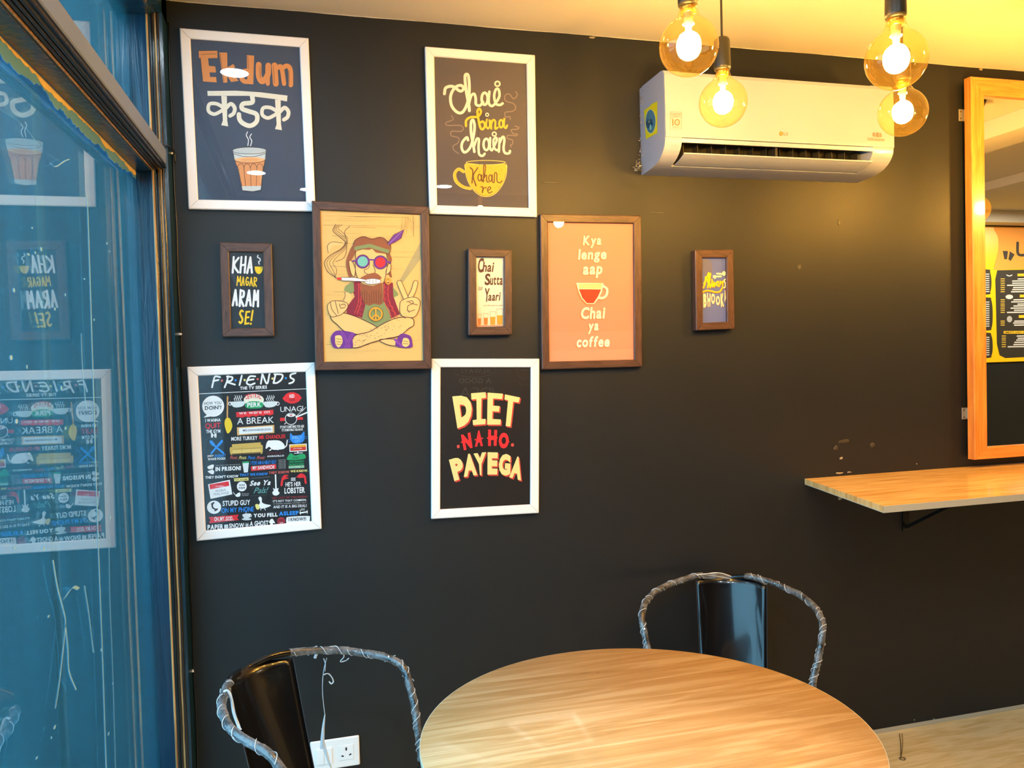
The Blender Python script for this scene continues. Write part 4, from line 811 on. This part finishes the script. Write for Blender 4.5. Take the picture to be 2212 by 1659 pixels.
# lower casing round the outlet
ac_seg('outlet_lip', [(-.196, 2.2855)]+low[:oz0+1]+[(low[oz0][0]+.006, low[oz0][1]), (-.185, 2.2855)], OX0, OX1)
ac_seg('underside', low[oz1:]+[(-.0005, 2.215), (low[oz1][0]+.004, low[oz1][1]+.008)], OX0, OX1)
bm = bm_new(); prism(bm, [(OX0, -.02, 2.51), (OX0, -.02, 2.22), (OX0, -.06, 2.225), (OX0, -.11, 2.30), (OX0, -.18, 2.286), (OX0, -.19, 2.30), (OX0, -.19, 2.5)], (OX1-OX0, 0, 0)); link('inner_duct', bm, ac_dark, ac)
ac_seg('upper_deflector', [(-.188, 2.279), (-.150, 2.283), (-.150, 2.288), (-.188, 2.284)], OX0+.004, OX1-.004, mat('ac_deflector_grey', (132, 126, 104), .4))
for i in range(14):
    x = OX0+.03+i*(OX1-OX0-.06)/13; bm = bm_new(); box(bm, x, x+.0016, -.150, -.112, 2.228, 2.282); link('inner_louvre', bm, ac_dark, ac)
mx = (OX0+OX1)/2
bm = bm_new(); box(bm, mx-.005, mx+.005, -.172, -.118, 2.226, 2.280, .001); link('outlet_divider', bm, ac_dark, ac)
# open flap: a shallow curved blade, hinged at the rear lip of the outlet
bm = bm_new(); fl = catmull([(0, -.118, 2.216), (0, -.142, 2.2205), (0, -.168, 2.228), (0, -.192, 2.238)], 4)
fl = [(p.y, p.z) for p in fl]; prof = fl+[(y, z-.004) for y, z in fl[::-1]]
prism(bm, [(OX0+.012, y, z) for y, z in prof], (OX1-OX0-.010, 0, 0)); link('flap', bm, ac_m, ac)
bm = bm_new(); prism(bm, [(OX1-.030, -.140, 2.222), (OX1-.030, -.160, 2.228), (OX1-.030, -.158, 2.246), (OX1-.030, -.148, 2.246)], (.018, 0, 0)); link('flap_hinge', bm, ac_m, ac)
# printed marks on the front panel
def yput(y): return lambda px, py: on_y(px, py, y)
A = Art(1340, 0, 3.072, yput(-.2042)); G = (122, 96, 40)
for q in ([(332, 742), (406, 744), (404, 856), (329, 856), (332, 742)], [(334, 775), (403, 777)]): A.stroke(q, 2.2, G, 1, False)
A.text('INVERTER', 337, 752, 402, 766, G, 1, .0, 0); A.text('LINEAR', 350, 768, 388, 774, G, 1, .0, 0); A.ring(377, 812, 15, 18, 7, G, 1); A.text('YEAR', 368, 808, 386, 815, G, 1, .02); A.stroke([(348, 795), (348, 832)], 8, G, 1, False); A.ring(345, 788, 4, 5, 2, G, 1); A.text('WARRANTY', 340, 840, 396, 849, G, 1, .0)
A.done('warranty_badge', ac); A = Art(1340, 0, 3.072, yput(-.2042))
A.ell(1066, 887, 13, 15, (128, 104, 52), 1, 18); A.stroke([(1066, 880), (1066, 893), (1072, 893)], 2, (230, 200, 130), 2, False); A.ell(1061, 882, 1.6, 1.8, (230, 200, 130), 2, 8)
A.text('L', 1083, 878, 1095, 899, G, 1, .02); A.text('G', 1097, 878, 1111, 899, G, 1, .02)
A.done('maker_logo', ac); A = Art(1340, 0, 3.072, yput(-.2042))
for i, w in enumerate((3, 5, 2, 4, 6, 2, 5, 3)): A.stroke([(1676+i*8, 880+i*.6), (1676+i*8, 905+i*.6)], w, G, 1, False)
A.stroke([(1690, 910), (1720, 912)], 1.5, G, 1, False); A.text('DUAL', 1640, 912, 1684, 932, G, 1, .0, 2); A.text('Inverter', 1690, 914, 1755, 935, G, 1, -.005, 2)
A.done('inverter_badge', ac)
# star rating sticker on the left end
bm = bm_new(); A = Art(1370, 150, 6.638, lambda px, py: on_x(px, py, X0-.0006), (-1, 0, 0))
A.poly([(140, 585), (232, 525), (240, 500), (332, 455), (332, 912), (168, 1002)], (196, 190, 20), 0)
A.ell(238, 745, 74, 172, (60, 110, 140), 1, 26); A.ring(238, 745, 74, 172, 5, (226, 232, 170), 2)
A.poly([(170, 770), (205, 700), (215, 740), (250, 700), (275, 790), (240, 850), (190, 840)], (20, 64, 100), 2); A.ell(238, 830, 14, 40, (110, 180, 190), 3, 14); A.ring(218, 750, 10, 14, 3, (190, 200, 60), 3)
bm.free(); A.done('rating_sticker', ac)
# clear transport film still wrapped on the casing, bunched up behind the left end
bm = bm_new(); rr = random.Random(12)
def crumple(cx_, cz, w, h, n_):
    for i in range(n_):
        p = Vector((cx_+rr.gauss(0, w), -.004-abs(rr.gauss(0, .012)), cz+rr.gauss(0, h))); vs = [bm.verts.new(p+Vector((rr.uniform(-.007, .007), rr.uniform(-.008, .003), rr.uniform(-.008, .008)))) for k in range(3)]
        for v in vs: v.co.y = min(v.co.y, -.001)
        bm.faces.new(vs)
crumple(X0-.016, 2.235, .012, .016, 46); crumple(X0-.004, 2.46, .004, .02, 10); crumple(X0-.004, 2.30, .003, .05, 18)
tag(link('bunched_film', bm, mat('crinkled_film', (120, 116, 108), .18, coat=.5), ac), kind='stuff')
bm = bm_new(); vs = []
for j in range(14):
    row_ = []
    for i in range(60):
        x = X0+.004+(X1-X0-.008)*i/59; z = 2.50-j*(.205/13)
        row_.append(bm.verts.new((x, -.2056-.0010*math.sin(i*.9+j*1.7)-.0016*rr.random()**3, z)))
    vs.append(row_)
for a, b_ in zip(vs, vs[1:]):
    for i in range(59): bm.faces.new((a[i], a[i+1], b_[i+1], b_[i]))
film_clear = glass_mat('ac_clear_film', 1.3, 0.0); link('clear_film', bm, film_clear, ac, smooth=True)

# ============================================================ MIRROR IN A WOODEN FRAME
MX0, MX1, MZ0, MZ1 = 2.645, 3.60, 1.086, 2.630
mir = empty('wall_mirror', ((MX0+MX1)/2, -.055, MZ0), 'tall mirror in a thick orange oak frame hung above the counter', 'mirror')
IX0, IX1, IZ0, IZ1 = 2.711, 3.534, 1.134, 2.560
O = [(MX0, MZ1), (MX1, MZ1), (MX1, MZ0), (MX0, MZ0)]; I = [(IX0, IZ1), (IX1, IZ1), (IX1, IZ0), (IX0, IZ0)]
for k in range(4):
    o0, o1, i0, i1 = (Vector(v) for v in (O[k], O[(k+1) % 4], I[k], I[(k+1) % 4])); bm = bm_new()
    def rg_(o, i):
        return [bm.verts.new((o.x, -.020, o.y)), bm.verts.new((o.x, -.052, o.y)), bm.verts.new(((o+(i-o)*.05).x, -.055, (o+(i-o)*.05).y)), bm.verts.new(((o+(i-o)*.93).x, -.055, (o+(i-o)*.93).y)), bm.verts.new((i.x, -.050, i.y)), bm.verts.new((i.x, -.020, i.y))]
    a = rg_(o0, i0); b_ = rg_(o1, i1)
    for j in range(6): bm.faces.new((a[j], a[(j+1) % 6], b_[(j+1) % 6], b_[j]))
    bm.faces.new(a[::-1]); bm.faces.new(b_); link('frame_rail', bm, oak_h if k % 2 == 0 else oak_v, mir)
bm = bm_new(); box(bm, IX0-.006, IX1+.006, -.038, -.034, IZ0-.006, IZ1+.006); link('mirror_glass', bm, mirror_m, mir)
bm = bm_new(); box(bm, IX0-.004, IX1+.004, -.034, -.022, IZ0-.004, IZ1+.004); link('backing_board', bm, mat('backing_board', (90, 66, 40), .8), mir)
for zc in (2.491, 1.272):
    bm = bm_new(); box(bm, 2.634, 2.668, -.0035, -.0005, zc-.024, zc+.024, .001); box(bm, 2.660, 2.663, -.03, -.0005, zc-.02, zc+.02)
    h = link('hinge_plate', bm, brushed, mir)
    for dz in (-.014, .014):
        bm = bm_new(); lathe(bm, [(.0035, 0), (.003, .0015), (0, .002)], (0, 0, 0), 10); bmesh.ops.transform(bm, matrix=Matrix.Translation((2.642, -.0036, zc+dz)) @ Matrix.Rotation(PI/2, 4, 'X'), verts=bm.verts)
        link('screw', bm, wire_m, h)

# ============================================================ WALL COUNTER
sh_top = [on_y(1738, 1034, 0), on_z(1908, 1094, 1.051)]
b0 = on_y(1738, 1034, 0).x; f0 = on_z(1908, 1093, 1.051); bt = 1.0510
sh = empty('wall_counter', (3.4, -.25, bt-.022), 'light oak laminate counter shelf fixed to the black wall below the mirror', 'shelf')
bm = bm_new(); prism(bm, [(b0, -.0005, bt), (f0.x, f0.y, bt), (4.9, f0.y, bt), (4.9, -.0005, bt)], (0, 0, -.019)); link('worktop', bm, shelf_m, sh)
def strip(name, p, q):
    t = (Vector(q)-Vector(p)).normalized(); nn = Vector((t.y, -t.x, 0)); nn = nn if nn.y < .2 and (nn.x <= 0 or nn.y < 0) else -nn
    bm = bm_new(); a, b_ = Vector(p), Vector(q); prism(bm, [a+Vector((0, 0, -.0008)), b_+Vector((0, 0, -.0008)), b_+nn*.0015+Vector((0, 0, -.0008)), a+nn*.0015+Vector((0, 0, -.0008))], (0, 0, -.0215)); link(name, bm, edge_m, sh)
strip('edge_band', (b0, -.0006, bt), (f0.x, f0.y, bt)); strip('edge_band', (f0.x, f0.y, bt), (4.9, f0.y, bt))
for x in (2.35, 3.3, 4.3):
    bm = bm_new(); box(bm, x-.015, x+.015, -.006, -.0005, bt-.24, bt-.020); box(bm, x-.015, x+.015, -.40, -.0005, bt-.026, bt-.0195)
    prism(bm, [(x-.003, -.004, bt-.22), (x-.003, -.36, bt-.025), (x-.003, -.38, bt-.025), (x-.003, -.004, bt-.235)], (.006, 0, 0)); link('bracket', bm, steel_black, sh)

# ============================================================ ROUND TABLE
TC = Vector((.685, -1.142, 0)); TR = .4758; TZ = .75
tb = empty('round_table', TC, 'round light oak laminate table on a dark pedestal between two metal chairs', 'table')
bm = bm_new(); lathe(bm, [(0, -.018), (TR-.0016, -.018), (TR-.0016, -.001), (TR-.0022, 0), (0, 0)], TC+Vector((0, 0, TZ)), 96); link('tabletop', bm, table_m, tb)
bm = bm_new(); lathe(bm, [(TR-.0016, -.0185), (TR, -.0185), (TR, -.0008), (TR-.0016, -.0006)], TC+Vector((0, 0, TZ)), 96); link('edge_band', bm, edge_m, tb)
bm = bm_new(); lathe(bm, [(0, -.026), (.16, -.026), (.16, -.018), (0, -.018)], TC+Vector((0, 0, TZ)), 32); link('mounting_plate', bm, steel_black, tb)
bm = bm_new(); lathe(bm, [(0, .02), (.035, .02), (.035, TZ-.026), (0, TZ-.026)], TC, 24); link('pedestal', bm, steel_black, tb)
bm = bm_new(); lathe(bm, [(0, 0), (.24, 0), (.24, .008), (.06, .022), (.035, .03), (0, .03)], TC, 48); link('base_plate', bm, steel_black, tb)

# ============================================================ SWITCH BOARD
P = [Vector((-.006, 0, .301)), Vector((.152, 0, .3015)), Vector((.1575, 0, .201)), Vector((.0, 0, .201))]
sw = empty('switch_socket_board', (.075, 0, .25), 'white wall plate with two switches and a three-pin socket low on the wall', 'socket')
bm = bm_new(); box(bm, -.006, .154, -.009, -.0004, .201, .301, .004); link('face_plate', bm, switch_w, sw)
for x in (.012, .0385): bm = bm_new(); box(bm, x, x+.0255, -.0125, -.009, .222, .274, .0015); link('switch_rocker', bm, switch_w, sw)
bm = bm_new(); box(bm, .012, .0645, -.0098, -.0088, .2745, .278, .0003); link('rocker_mark', bm, mat('switch_bright', (250, 250, 250), .2), sw)
bm = bm_new(); box(bm, .086, .134, -.0104, -.0088, .226, .276, .001); so = link('socket_insert', bm, switch_w, sw)
hole = mat('socket_hole', (10, 12, 30), .6)
def hole_(x, z, r_, dx=0, dz=0):
    bm = bm_new()
    for k in (0, 1):
        vs = [bm.verts.new((x+dx*k+r_*math.cos(i*PI/6), -.0107, z+dz*k+r_*math.sin(i*PI/6))) for i in range(12)]; bm.faces.new(vs)
    link('pin_hole', bm, hole, so)
hole_(.110, .2655, .0032, 0, -.005); hole_(.099, .240, .0026, -.003, .0012); hole_(.121, .2415, .0026, .003, .002)

# ============================================================ TUBULAR METAL ARMCHAIRS
HOOP = [(-.204, 0, .717), (-.166, .085, .733), (-.104, .191, .717), (-.009, .263, .698), (.119, .288, .669), (.170, .270, .581), (.193, .250, .514), (.215, .235, .397)]
wrap_glass = wrap_m
def chair(pose, label, sp_c, sp_lean, side_label):
    x0, y0, a = pose; F = Vector((math.cos(a), math.sin(a), 0)); S = Vector((-math.sin(a), math.cos(a), 0)); B = Vector((x0, y0, 0))
    W = lambda p: B+F*p[0]+S*p[1]+Vector((0, 0, p[2]))
    e = empty('metal_armchair', B, label, 'chair', None)
    pts = [(f, -s, z) for f, s, z in HOOP[::-1]]+HOOP[1:]
    path = catmull([W(p) for p in pts], 10)
    bm = bm_new(); tube(bm, path, .0095, 14); link('hoop_tube', bm, steel_black, e, smooth=True)
    # front legs carry on from the arms; rear legs from the seat
    for s in (-1, 1):
        bm = bm_new(); A_ = [W((.215, s*.235, .399)), W((.222, s*.236, .30)), W((.250, s*.262, 0))]
        prism_leg(bm, A_, .030, .022); link('leg', bm, steel_black, e)
        bm = bm_new(); prism_leg(bm, [W((-.135, s*.145, .388)), W((-.148, s*.155, .22)), W((-.160, s*.160, 0))], .030, .022); link('leg', bm, steel_black, e)
        for f_, s_ in ((.250, .262), (-.235, .215)):
            pass
    # pressed sheet seat with rolled rim and drain holes
    bm = bm_new(); n_ = 40; top_ = []
    for k in range(n_):
        t = 2*PI*k/n_; q = 4.; c_, s_ = math.cos(t), math.sin(t); rr_ = 1/((abs(c_)**q+abs(s_)**q)**(1/q)); top_.append((rr_*c_, rr_*s_))
    rings = []
    for sc, z in ((1.0, .365), (1.02, .378), (1.0, .393), (.93, .397), (.85, .389), (.4, .385)):
        rings.append([bm.verts.new(W((.025+.170*sc*u, (.172+.028*u)*sc*v, z))) for u, v in top_])
    for r0, r1 in zip(rings, rings[1:]):
        for k in range(n_): bm.faces.new((r0[k], r0[(k+1) % n_], r1[(k+1) % n_], r1[k]))
    bm.faces.new(rings[-1]); link('seat', bm, steel_black, e, smooth=True)
    bm = bm_new()
    for s in (-1, 1): tube(bm, [W((.17, s*.19, .375)), W((.216, s*.235, .385))], .008, 8)
    tube(bm, [W((-.148, -.155, .21)), W((-.148, .155, .21))], .007, 8); tube(bm, [W((.225, -.24, .21)), W((.225, .24, .21))], .007, 8); link('cross_brace', bm, steel_black, e)
    # curved sheet-metal splat
    bm = bm_new(); g = []; NU, NV = 14, 18
    for j in range(NV+1):
        v = j/NV; z = .712-v*.322; hw = .123-v*.010; f0_ = -.198+v*.105; cc = sp_c+sp_lean*v
        r0 = []
        for i in range(NU+1):
            u = -1+2*i/NU; s = cc+u*hw; bow = (4.2*(1-v*.45))*(s-sp_c*.5)**2; crease = .004*math.cos(u*PI)*(1-v*.3)
            r0.append((f0_+bow+crease, s, z+(.014*(1-(s/.13)**2) if j == 0 else 0)))
        g.append(r0)
    front = [[bm.verts.new(W(p)) for p in r0] for r0 in g]; back = [[bm.verts.new(W((p[0]-.0018, p[1], p[2]))) for p in r0] for r0 in g]
    for j in range(NV):
        for i in range(NU):
            bm.faces.new((front[j][i], front[j][i+1], front[j+1][i+1], front[j+1][i])); bm.faces.new((back[j][i], back[j+1][i], back[j+1][i+1], back[j][i+1]))
    for j in range(NV):
        for i in (0, NU): bm.faces.new((front[j][i], front[j+1][i], back[j+1][i], back[j][i]))
    for i in range(NU):
        for j in (0, NV): bm.faces.new((front[j][i], front[j][i+1], back[j][i+1], back[j][i]))
    link('back_splat', bm, steel_black, e, smooth=True)
    for q_ in (0, -1): bm = bm_new(); tube(bm, [W(r0[q_]) for r0 in g], .0013, 6); link('splat_rim', bm, mat('rim_steel', (70, 74, 80), .3, .5), e)
    return e, W, path
def prism_leg(bm, pts, w0, w1):
    n_ = len(pts); rings = []
    for i, p in enumerate(pts):
        w = w0+(w1-w0)*i/(n_-1); h = w/2
        rings.append([bm.verts.new(p+Vector(d)) for d in ((-h, -h, 0), (h, -h, 0), (h, h, 0), (-h, h, 0))])
    for a, b_ in zip(rings, rings[1:]):
        for k in range(4): bm.faces.new((a[k], a[(k+1) % 4], b_[(k+1) % 4], b_[k]))
    bm.faces.new(rings[0][::-1]); bm.faces.new(rings[-1])
def wrap(e, path, t0, t1, seed, name='plastic_wrap'):
    """thin clear film wound round part of the tube, edges lifting in ridges"""
    rr = random.Random(seed); n_ = len(path); P = path[int(t0*(n_-1)):int(t1*(n_-1))+1]
    P = catmull(P[::2] if len(P) > 6 else P, 6); bm = bm_new(); seg = 14; rings = []; nrm = None
    for i, p in enumerate(P):
        t = (P[min(i+1, len(P)-1)]-P[max(i-1, 0)]).normalized()
        if nrm is None: nrm = t.orthogonal().normalized()
        nrm = (nrm-t*nrm.dot(t)).normalized(); bn = t.cross(nrm); ring = []
        for k in range(seg):
            an = 2*PI*k/seg; ph = (an/(2*PI)+i*.045) % 1.; rad = .0101+.0018*ph**3+.0007*rr.random()
            ring.append(bm.verts.new(p+(nrm*math.cos(an)+bn*math.sin(an))*rad))
        rings.append(ring)
    for a, b_ in zip(rings, rings[1:]):
        for k in range(seg): bm.faces.new((a[k], a[(k+1) % seg], b_[(k+1) % seg], b_[k]))
    o = link(name, bm, wrap_m, e)
    # pale lifted edges of each turn
    bm = bm_new(); L = len(P); i = 2
    while i < L-3:
        c_ = P[i]; t = (P[i+1]-P[i-1]).normalized(); q = t.orthogonal().normalized(); w_ = t.cross(q); a0 = rr.uniform(0, 6.28); pts = []
        for k in range(9): an = a0+k*.42; pts.append(c_+t*(k*.0035)+(q*math.cos(an)+w_*math.sin(an))*.0122)
        tube(bm, pts, .0009, 5); i += rr.randint(5, 12)
    tag(link('wrap_edge', bm, strand_m, o), kind='stuff')
    return o
eL, WL, pL = chair((-.013, -.545, -.637), 'black metal armchair with torn plastic strands on its hoop, before the wall socket', .008, .0, '')
wrap(eL, pL, .02, .42, 3); wrap(eL, pL, .60, .99, 5)
# hanging strands of torn film
def strand(e, pts, w0, w1, name='torn_strand', y=None):
    """flat ribbon drawn on the vertical plane through the chair's back"""
    P = catmull([on_y(px, py, y) for px, py in pts], 7); bm = bm_new(); n_ = len(P); prev = None
    for i, p in enumerate(P):
        t = (P[min(i+1, n_-1)]-P[max(i-1, 0)]).normalized(); q = t.cross(Vector((0, 1, 0))).normalized(); w = w0+(w1-w0)*i/(n_-1)
        vs = (bm.verts.new(p+q*w/2+Vector((0, .0015*math.sin(i*.8), 0))), bm.verts.new(p+Vector((0, -.002, 0))), bm.verts.new(p-q*w/2))
        if prev:
            for k in (0, 1): bm.faces.new((prev[k], prev[k+1], vs[k+1], vs[k]))
        prev = vs
    link(name, bm, strand_m, e)
ys_ = -.30
strand(eL, [(706, 1421), (700, 1445), (697, 1470), (697, 1500), (700, 1530), (702, 1545)], .002, .002, y=ys_)
strand(eL, [(699, 1422), (703, 1435), (702, 1450)], .003, .002, y=ys_)
strand(eL, [(702, 1543), (699, 1565), (697, 1590), (696, 1618)], .003, .014, y=ys_)
strand(eL, [(699, 1458), (708, 1455), (716, 1462), (720, 1472), (716, 1477), (710, 1472)], .003, .004, y=ys_)
strand(eL, [(708, 1398), (726, 1396), (738, 1406), (743, 1418), (735, 1429), (745, 1428), (754, 1422)], .002, .003, y=ys_)
strand(eL, [(680, 1398), (684, 1410), (680, 1422)], .010, .008, y=ys_)
strand(eL, [(696, 1600), (704, 1625), (712, 1650), (716, 1659)], .012, .004, y=ys_)
strand(eL, [(483, 1495), (492, 1492), (500, 1510), (505, 1540), (516, 1570), (519, 1577)], .006, .008, 'loose_film', y=-.60)
eR, WR, pR = chair((1.408, -.242, -2.06), 'black metal armchair with film-wrapped hoop behind the table, back to the wall', .015, .0, '')
wrap(eR, pR, .02, .44, 8); wrap(eR, pR, .56, .98, 9)
P = [on_y(x, y, -.075) for x, y in ((1508, 1240), (1545, 1238), (1590, 1247), (1652, 1262), (1654, 1269), (1600, 1262), (1560, 1250), (1520, 1250))]
bm = bm_new(); prism(bm, P, (0, -.002, 0)); link('loose_film', bm, wrap_m, eR)
strand(eR, [(1505, 1242), (1530, 1239), (1556, 1238), (1590, 1249), (1625, 1259), (1654, 1269)], .003, .005, y=-.079)
for d in range(5): strand(eR, [(1520+d*9, 1241+d), (1570+d*9, 1249+d*1.6), (1640, 1262+d)], .0012, .0012, 'film_fold', y=-.079)

# ============================================================ PENDANT BULBS
fil_m = mat('led_filament', (255, 210, 120), .5, emit=(1.0, .72, .28), es=260.)
core_m = mat('glass_stem', (255, 220, 150), .2)
sock_m = mat('bakelite_socket', (30, 28, 20), .4)
def pendant(px, py, depth, label, at=None, power=None):
    d = aim(px, py); c = Vector(at) if at else CAM + d*(depth/d.dot(fwd)); R_ = .0655
    e = empty('pendant_bulb', (c.x, c.y, ZC), label, 'pendant lamp')
    neck = [(0, -R_)]+[(R_*math.sin(t), -R_*math.cos(t)) for t in [PI*k/22 for k in range(1, 19)]]
    neck = [(r_, z) for r_, z in neck if not (z > 0 and r_ < .034)]+[(.030, R_*.90), (.0235, R_*1.06), (.020, R_*1.22), (.0185, R_*1.42)]
    bm = bm_new(); lathe(bm, neck, c, 40); link('glass_globe', bm, bulb_glass, e, smooth=True)
    zt = R_*1.42
    bm = bm_new(); lathe(bm, [(0, zt-.020), (.0165, zt-.020), (.0165, zt+.004), (0, zt+.004)], c, 20); link('screw_cap', bm, mat('brass_cap', (200, 150, 70), .25, .9), e, smooth=False)
    bm = bm_new(); lathe(bm, [(0, zt-.004), (.0215, zt-.004), (.0225, zt+.004), (.0215, zt+.075), (.018, zt+.082), (0, zt+.084)], c, 24); link('lamp_socket', bm, sock_m, e)
    bm = bm_new(); tube(bm, [(c.x, c.y, c.z+zt+.08), (c.x, c.y, ZC-.025)], .0032, 8); link('cord', bm, sock_m, e)
    bm = bm_new(); lathe(bm, [(0, -.03), (.04, -.026), (.05, -.001), (0, -.001)], (c.x, c.y, ZC), 28); link('ceiling_rose', bm, sock_m, e)
    bm = bm_new(); lathe(bm, [(0, -.012), (.004, -.012), (.0045, .02), (.009, .05), (.012, .075), (0, .075)], c, 12); st = link('glass_stem', bm, core_m, e, smooth=True)
    bm = bm_new()
    for k in range(10):
        t = 2*PI*k/10; tube(bm, catmull([(c.x+.005*math.cos(t), c.y+.005*math.sin(t), c.z+.030), (c.x+.019*math.cos(t), c.y+.019*math.sin(t), c.z+.020), (c.x+.024*math.cos(t), c.y+.024*math.sin(t), c.z+.002), (c.x+.019*math.cos(t), c.y+.019*math.sin(t), c.z-.018), (c.x+.006*math.cos(t), c.y+.006*math.sin(t), c.z-.027)], 3), .0034, 5)
    link('filament', bm, fil_m, e)
    L = bpy.data.lights.new('bulb_light', 'POINT'); L.energy = power or BULB_POWER; L.color = BULB_COLOR; L.shadow_soft_size = .024
    o = bpy.data.objects.new('bulb_light', L); COL.objects.link(o); o.parent = e; o.location = (0, 0, c.z-ZC)
    return c
pendant(1488, 100, 1.78, 'amber globe bulb hanging nearest the top left of the air conditioner')
pendant(1562, 222, 2.20, 'amber globe bulb hanging in front of the left half of the air conditioner')
pendant(1936, 128, 1.76, 'amber globe bulb on the right, hanging higher and nearer than the one under it')
pendant(1950, 243, 2.24, 'amber globe bulb at the right end of the air conditioner, lower of the right pair')

# the row of bulbs goes on over the counter, just outside the frame (its glow shows on the wall and at the mirror's edge)
pendant(0, 0, 0, 'amber globe bulb over the near end of the wall counter, just outside the frame', (2.42, -.60, 2.22), 76)
pendant(0, 0, 0, 'amber globe bulb over the counter in front of the wall mirror, outside the frame', (3.10, -.46, 2.19), 46)

# ceiling downlights (outside the frame; the poster glass mirrors the near ones; the farthest is added to light the menu)
dl_m = mat('downlight_diffuser', (255, 255, 255), .5, emit=(.76, .90, 1.0), es=DOWNLIGHT)
dl_warm = mat('downlight_diffuser_warm', (255, 255, 255), .5, emit=(1.0, .86, .62), es=DOWNLIGHT*1.8)
dl_dim = mat('downlight_diffuser_dim', (255, 255, 255), .5, emit=(.76, .90, 1.0), es=DOWNLIGHT*.14)
DL = [(-.20, -.62), (-.20, -2.28), (.10, -2.70), (1.0, -2.74), (5.6, -2.2), (6.7, -2.0)]
DLN = ['round ceiling downlight nearest the poster wall, mirrored in the Ekdum lettering', 'round ceiling downlight by the window, mirrored over the painted tea glass', 'round ceiling downlight behind the viewer, mirrored low in the tea glass poster', 'round ceiling downlight behind the table, mirrored low in the cup poster', 'round ceiling downlight over the menu board, far right of the room', 'extra ceiling downlight added in the farthest corner to light the menu board']
for (x, y), lab in zip(DL, DLN):
    e = empty('ceiling_downlight', (x, y, ZC), lab, 'ceiling light', 'round ceiling downlights')
    bm = bm_new(); lathe(bm, [(.052, -.006), (.062, -.006), (.064, -.001), (.052, -.001)], (x, y, ZC), 28); link('trim_ring', bm, white_frame, e)
    bm = bm_new(); lathe(bm, [(0, -.004), (.052, -.004)], (x, y, ZC), 28); link('diffuser', bm, dl_dim if y > -1 else (dl_warm if x > 3 else dl_m), e)

# ============================================================ OPPOSITE WALL: menu board and chalk lettering (seen mirrored)
MY = -.038
mput = lambda px, py: mirrored(px, py, MY, YB+.012)
a = mput(2100, 490); b_ = mput(2212, 783); x_l, x_r = a.x, a.x+3.2
mb = empty('menu_board', ((x_l+x_r)/2, YB, b_.z), 'yellow and orange menu board with black price panels, seen in the mirror', 'menu board')
zb, zt = mput(2133, 783).z, min(mput(2133, 487).z, ZC-.11)
bm = bm_new(); box(bm, x_l-.6, x_r, YB+.0005, YB+.0115, zb, zt, .001); link('board', bm, mat('menu_yellow', (248, 196, 24), .3), mb)
A = Art(2110, 460, 4.882, mput, (0, 1, 0)); OR_ = (240, 160, 60); PN = (44, 40, 34); LG_ = (206, 206, 210); Y3 = (240, 190, 30)
A.blob([(180, 165), (230, 150), (480, 150), (700, 150), (700, 560), (420, 590), (200, 600), (185, 560), (225, 400), (225, 260)], OR_, 0)
for q in ([(215, 605), (500, 598), (900, 600), (900, 1500), (300, 1530), (240, 1500), (212, 1380), (195, 700)], ):
    A.poly(q, PN, 1)
for y0, y1, x1 in ((595, 860, 155), (890, 1240, 168), (1262, 1530, 168)):
    A.blob([(-300, y0), (100, y0), (x1-15, y0+30), (x1, (y0+y1)/2), (x1-12, y1-30), (100, y1), (-300, y1)], PN, 1)
    y = y0+45
    while y < y1-30: A.poly([(60, y), (132, y), (132, y+10), (60, y+10)], LG_, 2); y += 23
A.poly([(273, 400), (328, 402), (318, 488), (290, 488)], PN, 2); A.poly([(348, 405), (398, 438), (358, 506), (332, 490)], PN, 2)
A.stroke([(430, 315), (430, 410), (445, 440), (480, 445), (510, 430), (515, 315)], 28, PN, 2)
for y, xs in ((690, 430), (712, 372), (735, 372), (757, 318), (780, 382), (802, 372), (825, 360), (910, 385), (932, 362), (955, 428), (975, 386), (998, 355), (1020, 392), (1043, 318), (1135, 395), (1155, 382), (1177, 392), (1292, 420), (1315, 430), (1335, 415), (1358, 395), (1382, 385), (1405, 325)):
    A.poly([(xs, y), (620, y-4), (620, y+9), (xs, y+13)], LG_, 2); x = 250 if y < 1200 else 262
    A.poly([(x, y), (x+44, y), (x+44, y+11), (x, y+11)], (190, 160, 60), 2)
for x, y, w in ((428, 640, 100), (452, 862, 90), (442, 1078, 100), (282, 1245, 300)): A.poly([(x, y), (x+w, y-2), (x+w, y+28), (x, y+28)], Y3, 2)
A.text('ADD ON ITEMS', 576, 1250, 288, 1268, PN, 3, .02); A.ell(342, 885, 40, 24, LG_, 2, 16); A.ell(344, 1120, 28, 34, (170, 170, 172), 2, 16); A.stroke([(315, 655), (345, 665), (370, 655)], 9, (236, 236, 236), 2)
A.done('menu_print', mb)
# chalk lettering
cput = lambda px, py: mirrored(px, py, -.012, YB+.002)
A = Art(920, 760, 4.484, cput, (0, 1, 0)); CH = (190, 190, 190)
def rtext(s, x0, y0, x1, y1, w=.0):     # reads the right way round in the room, so it is mirrored in the poster glass
    A.text(s, x1, y0, x0, y1, CH, 1, w)
rtext('ALWAYS', 335, 160, 625, 205); rtext('A GOOD', 318, 255, 635, 305, .02); rtext('IDEA', 325, 345, 655, 445, -.01)
A.stroke([(300, 150), (272, 205), (360, 235), (480, 245), (600, 228), (682, 185), (655, 150)], 4, CH, 1)
A.stroke([(870, 155), (920, 260), (1000, 260)], 5, CH, 1); A.stroke([(905, 290), (920, 320), (980, 325), (1010, 300)], 5, CH, 1)
for k in range(5): A.stroke([(925+k*18, 215), (927+k*18, 258)], 3, CH, 1, False)
A.stroke([(870, 155), (960, 180), (1010, 165)], 5, CH, 1)
ch = A.done('chalk_lettering', None); tag(ch, 'white chalk lettering on the wall behind the viewer, mirrored in the poster glass', 'chalk writing')
# dark cabinet and chest under the lettering, also only mirrored
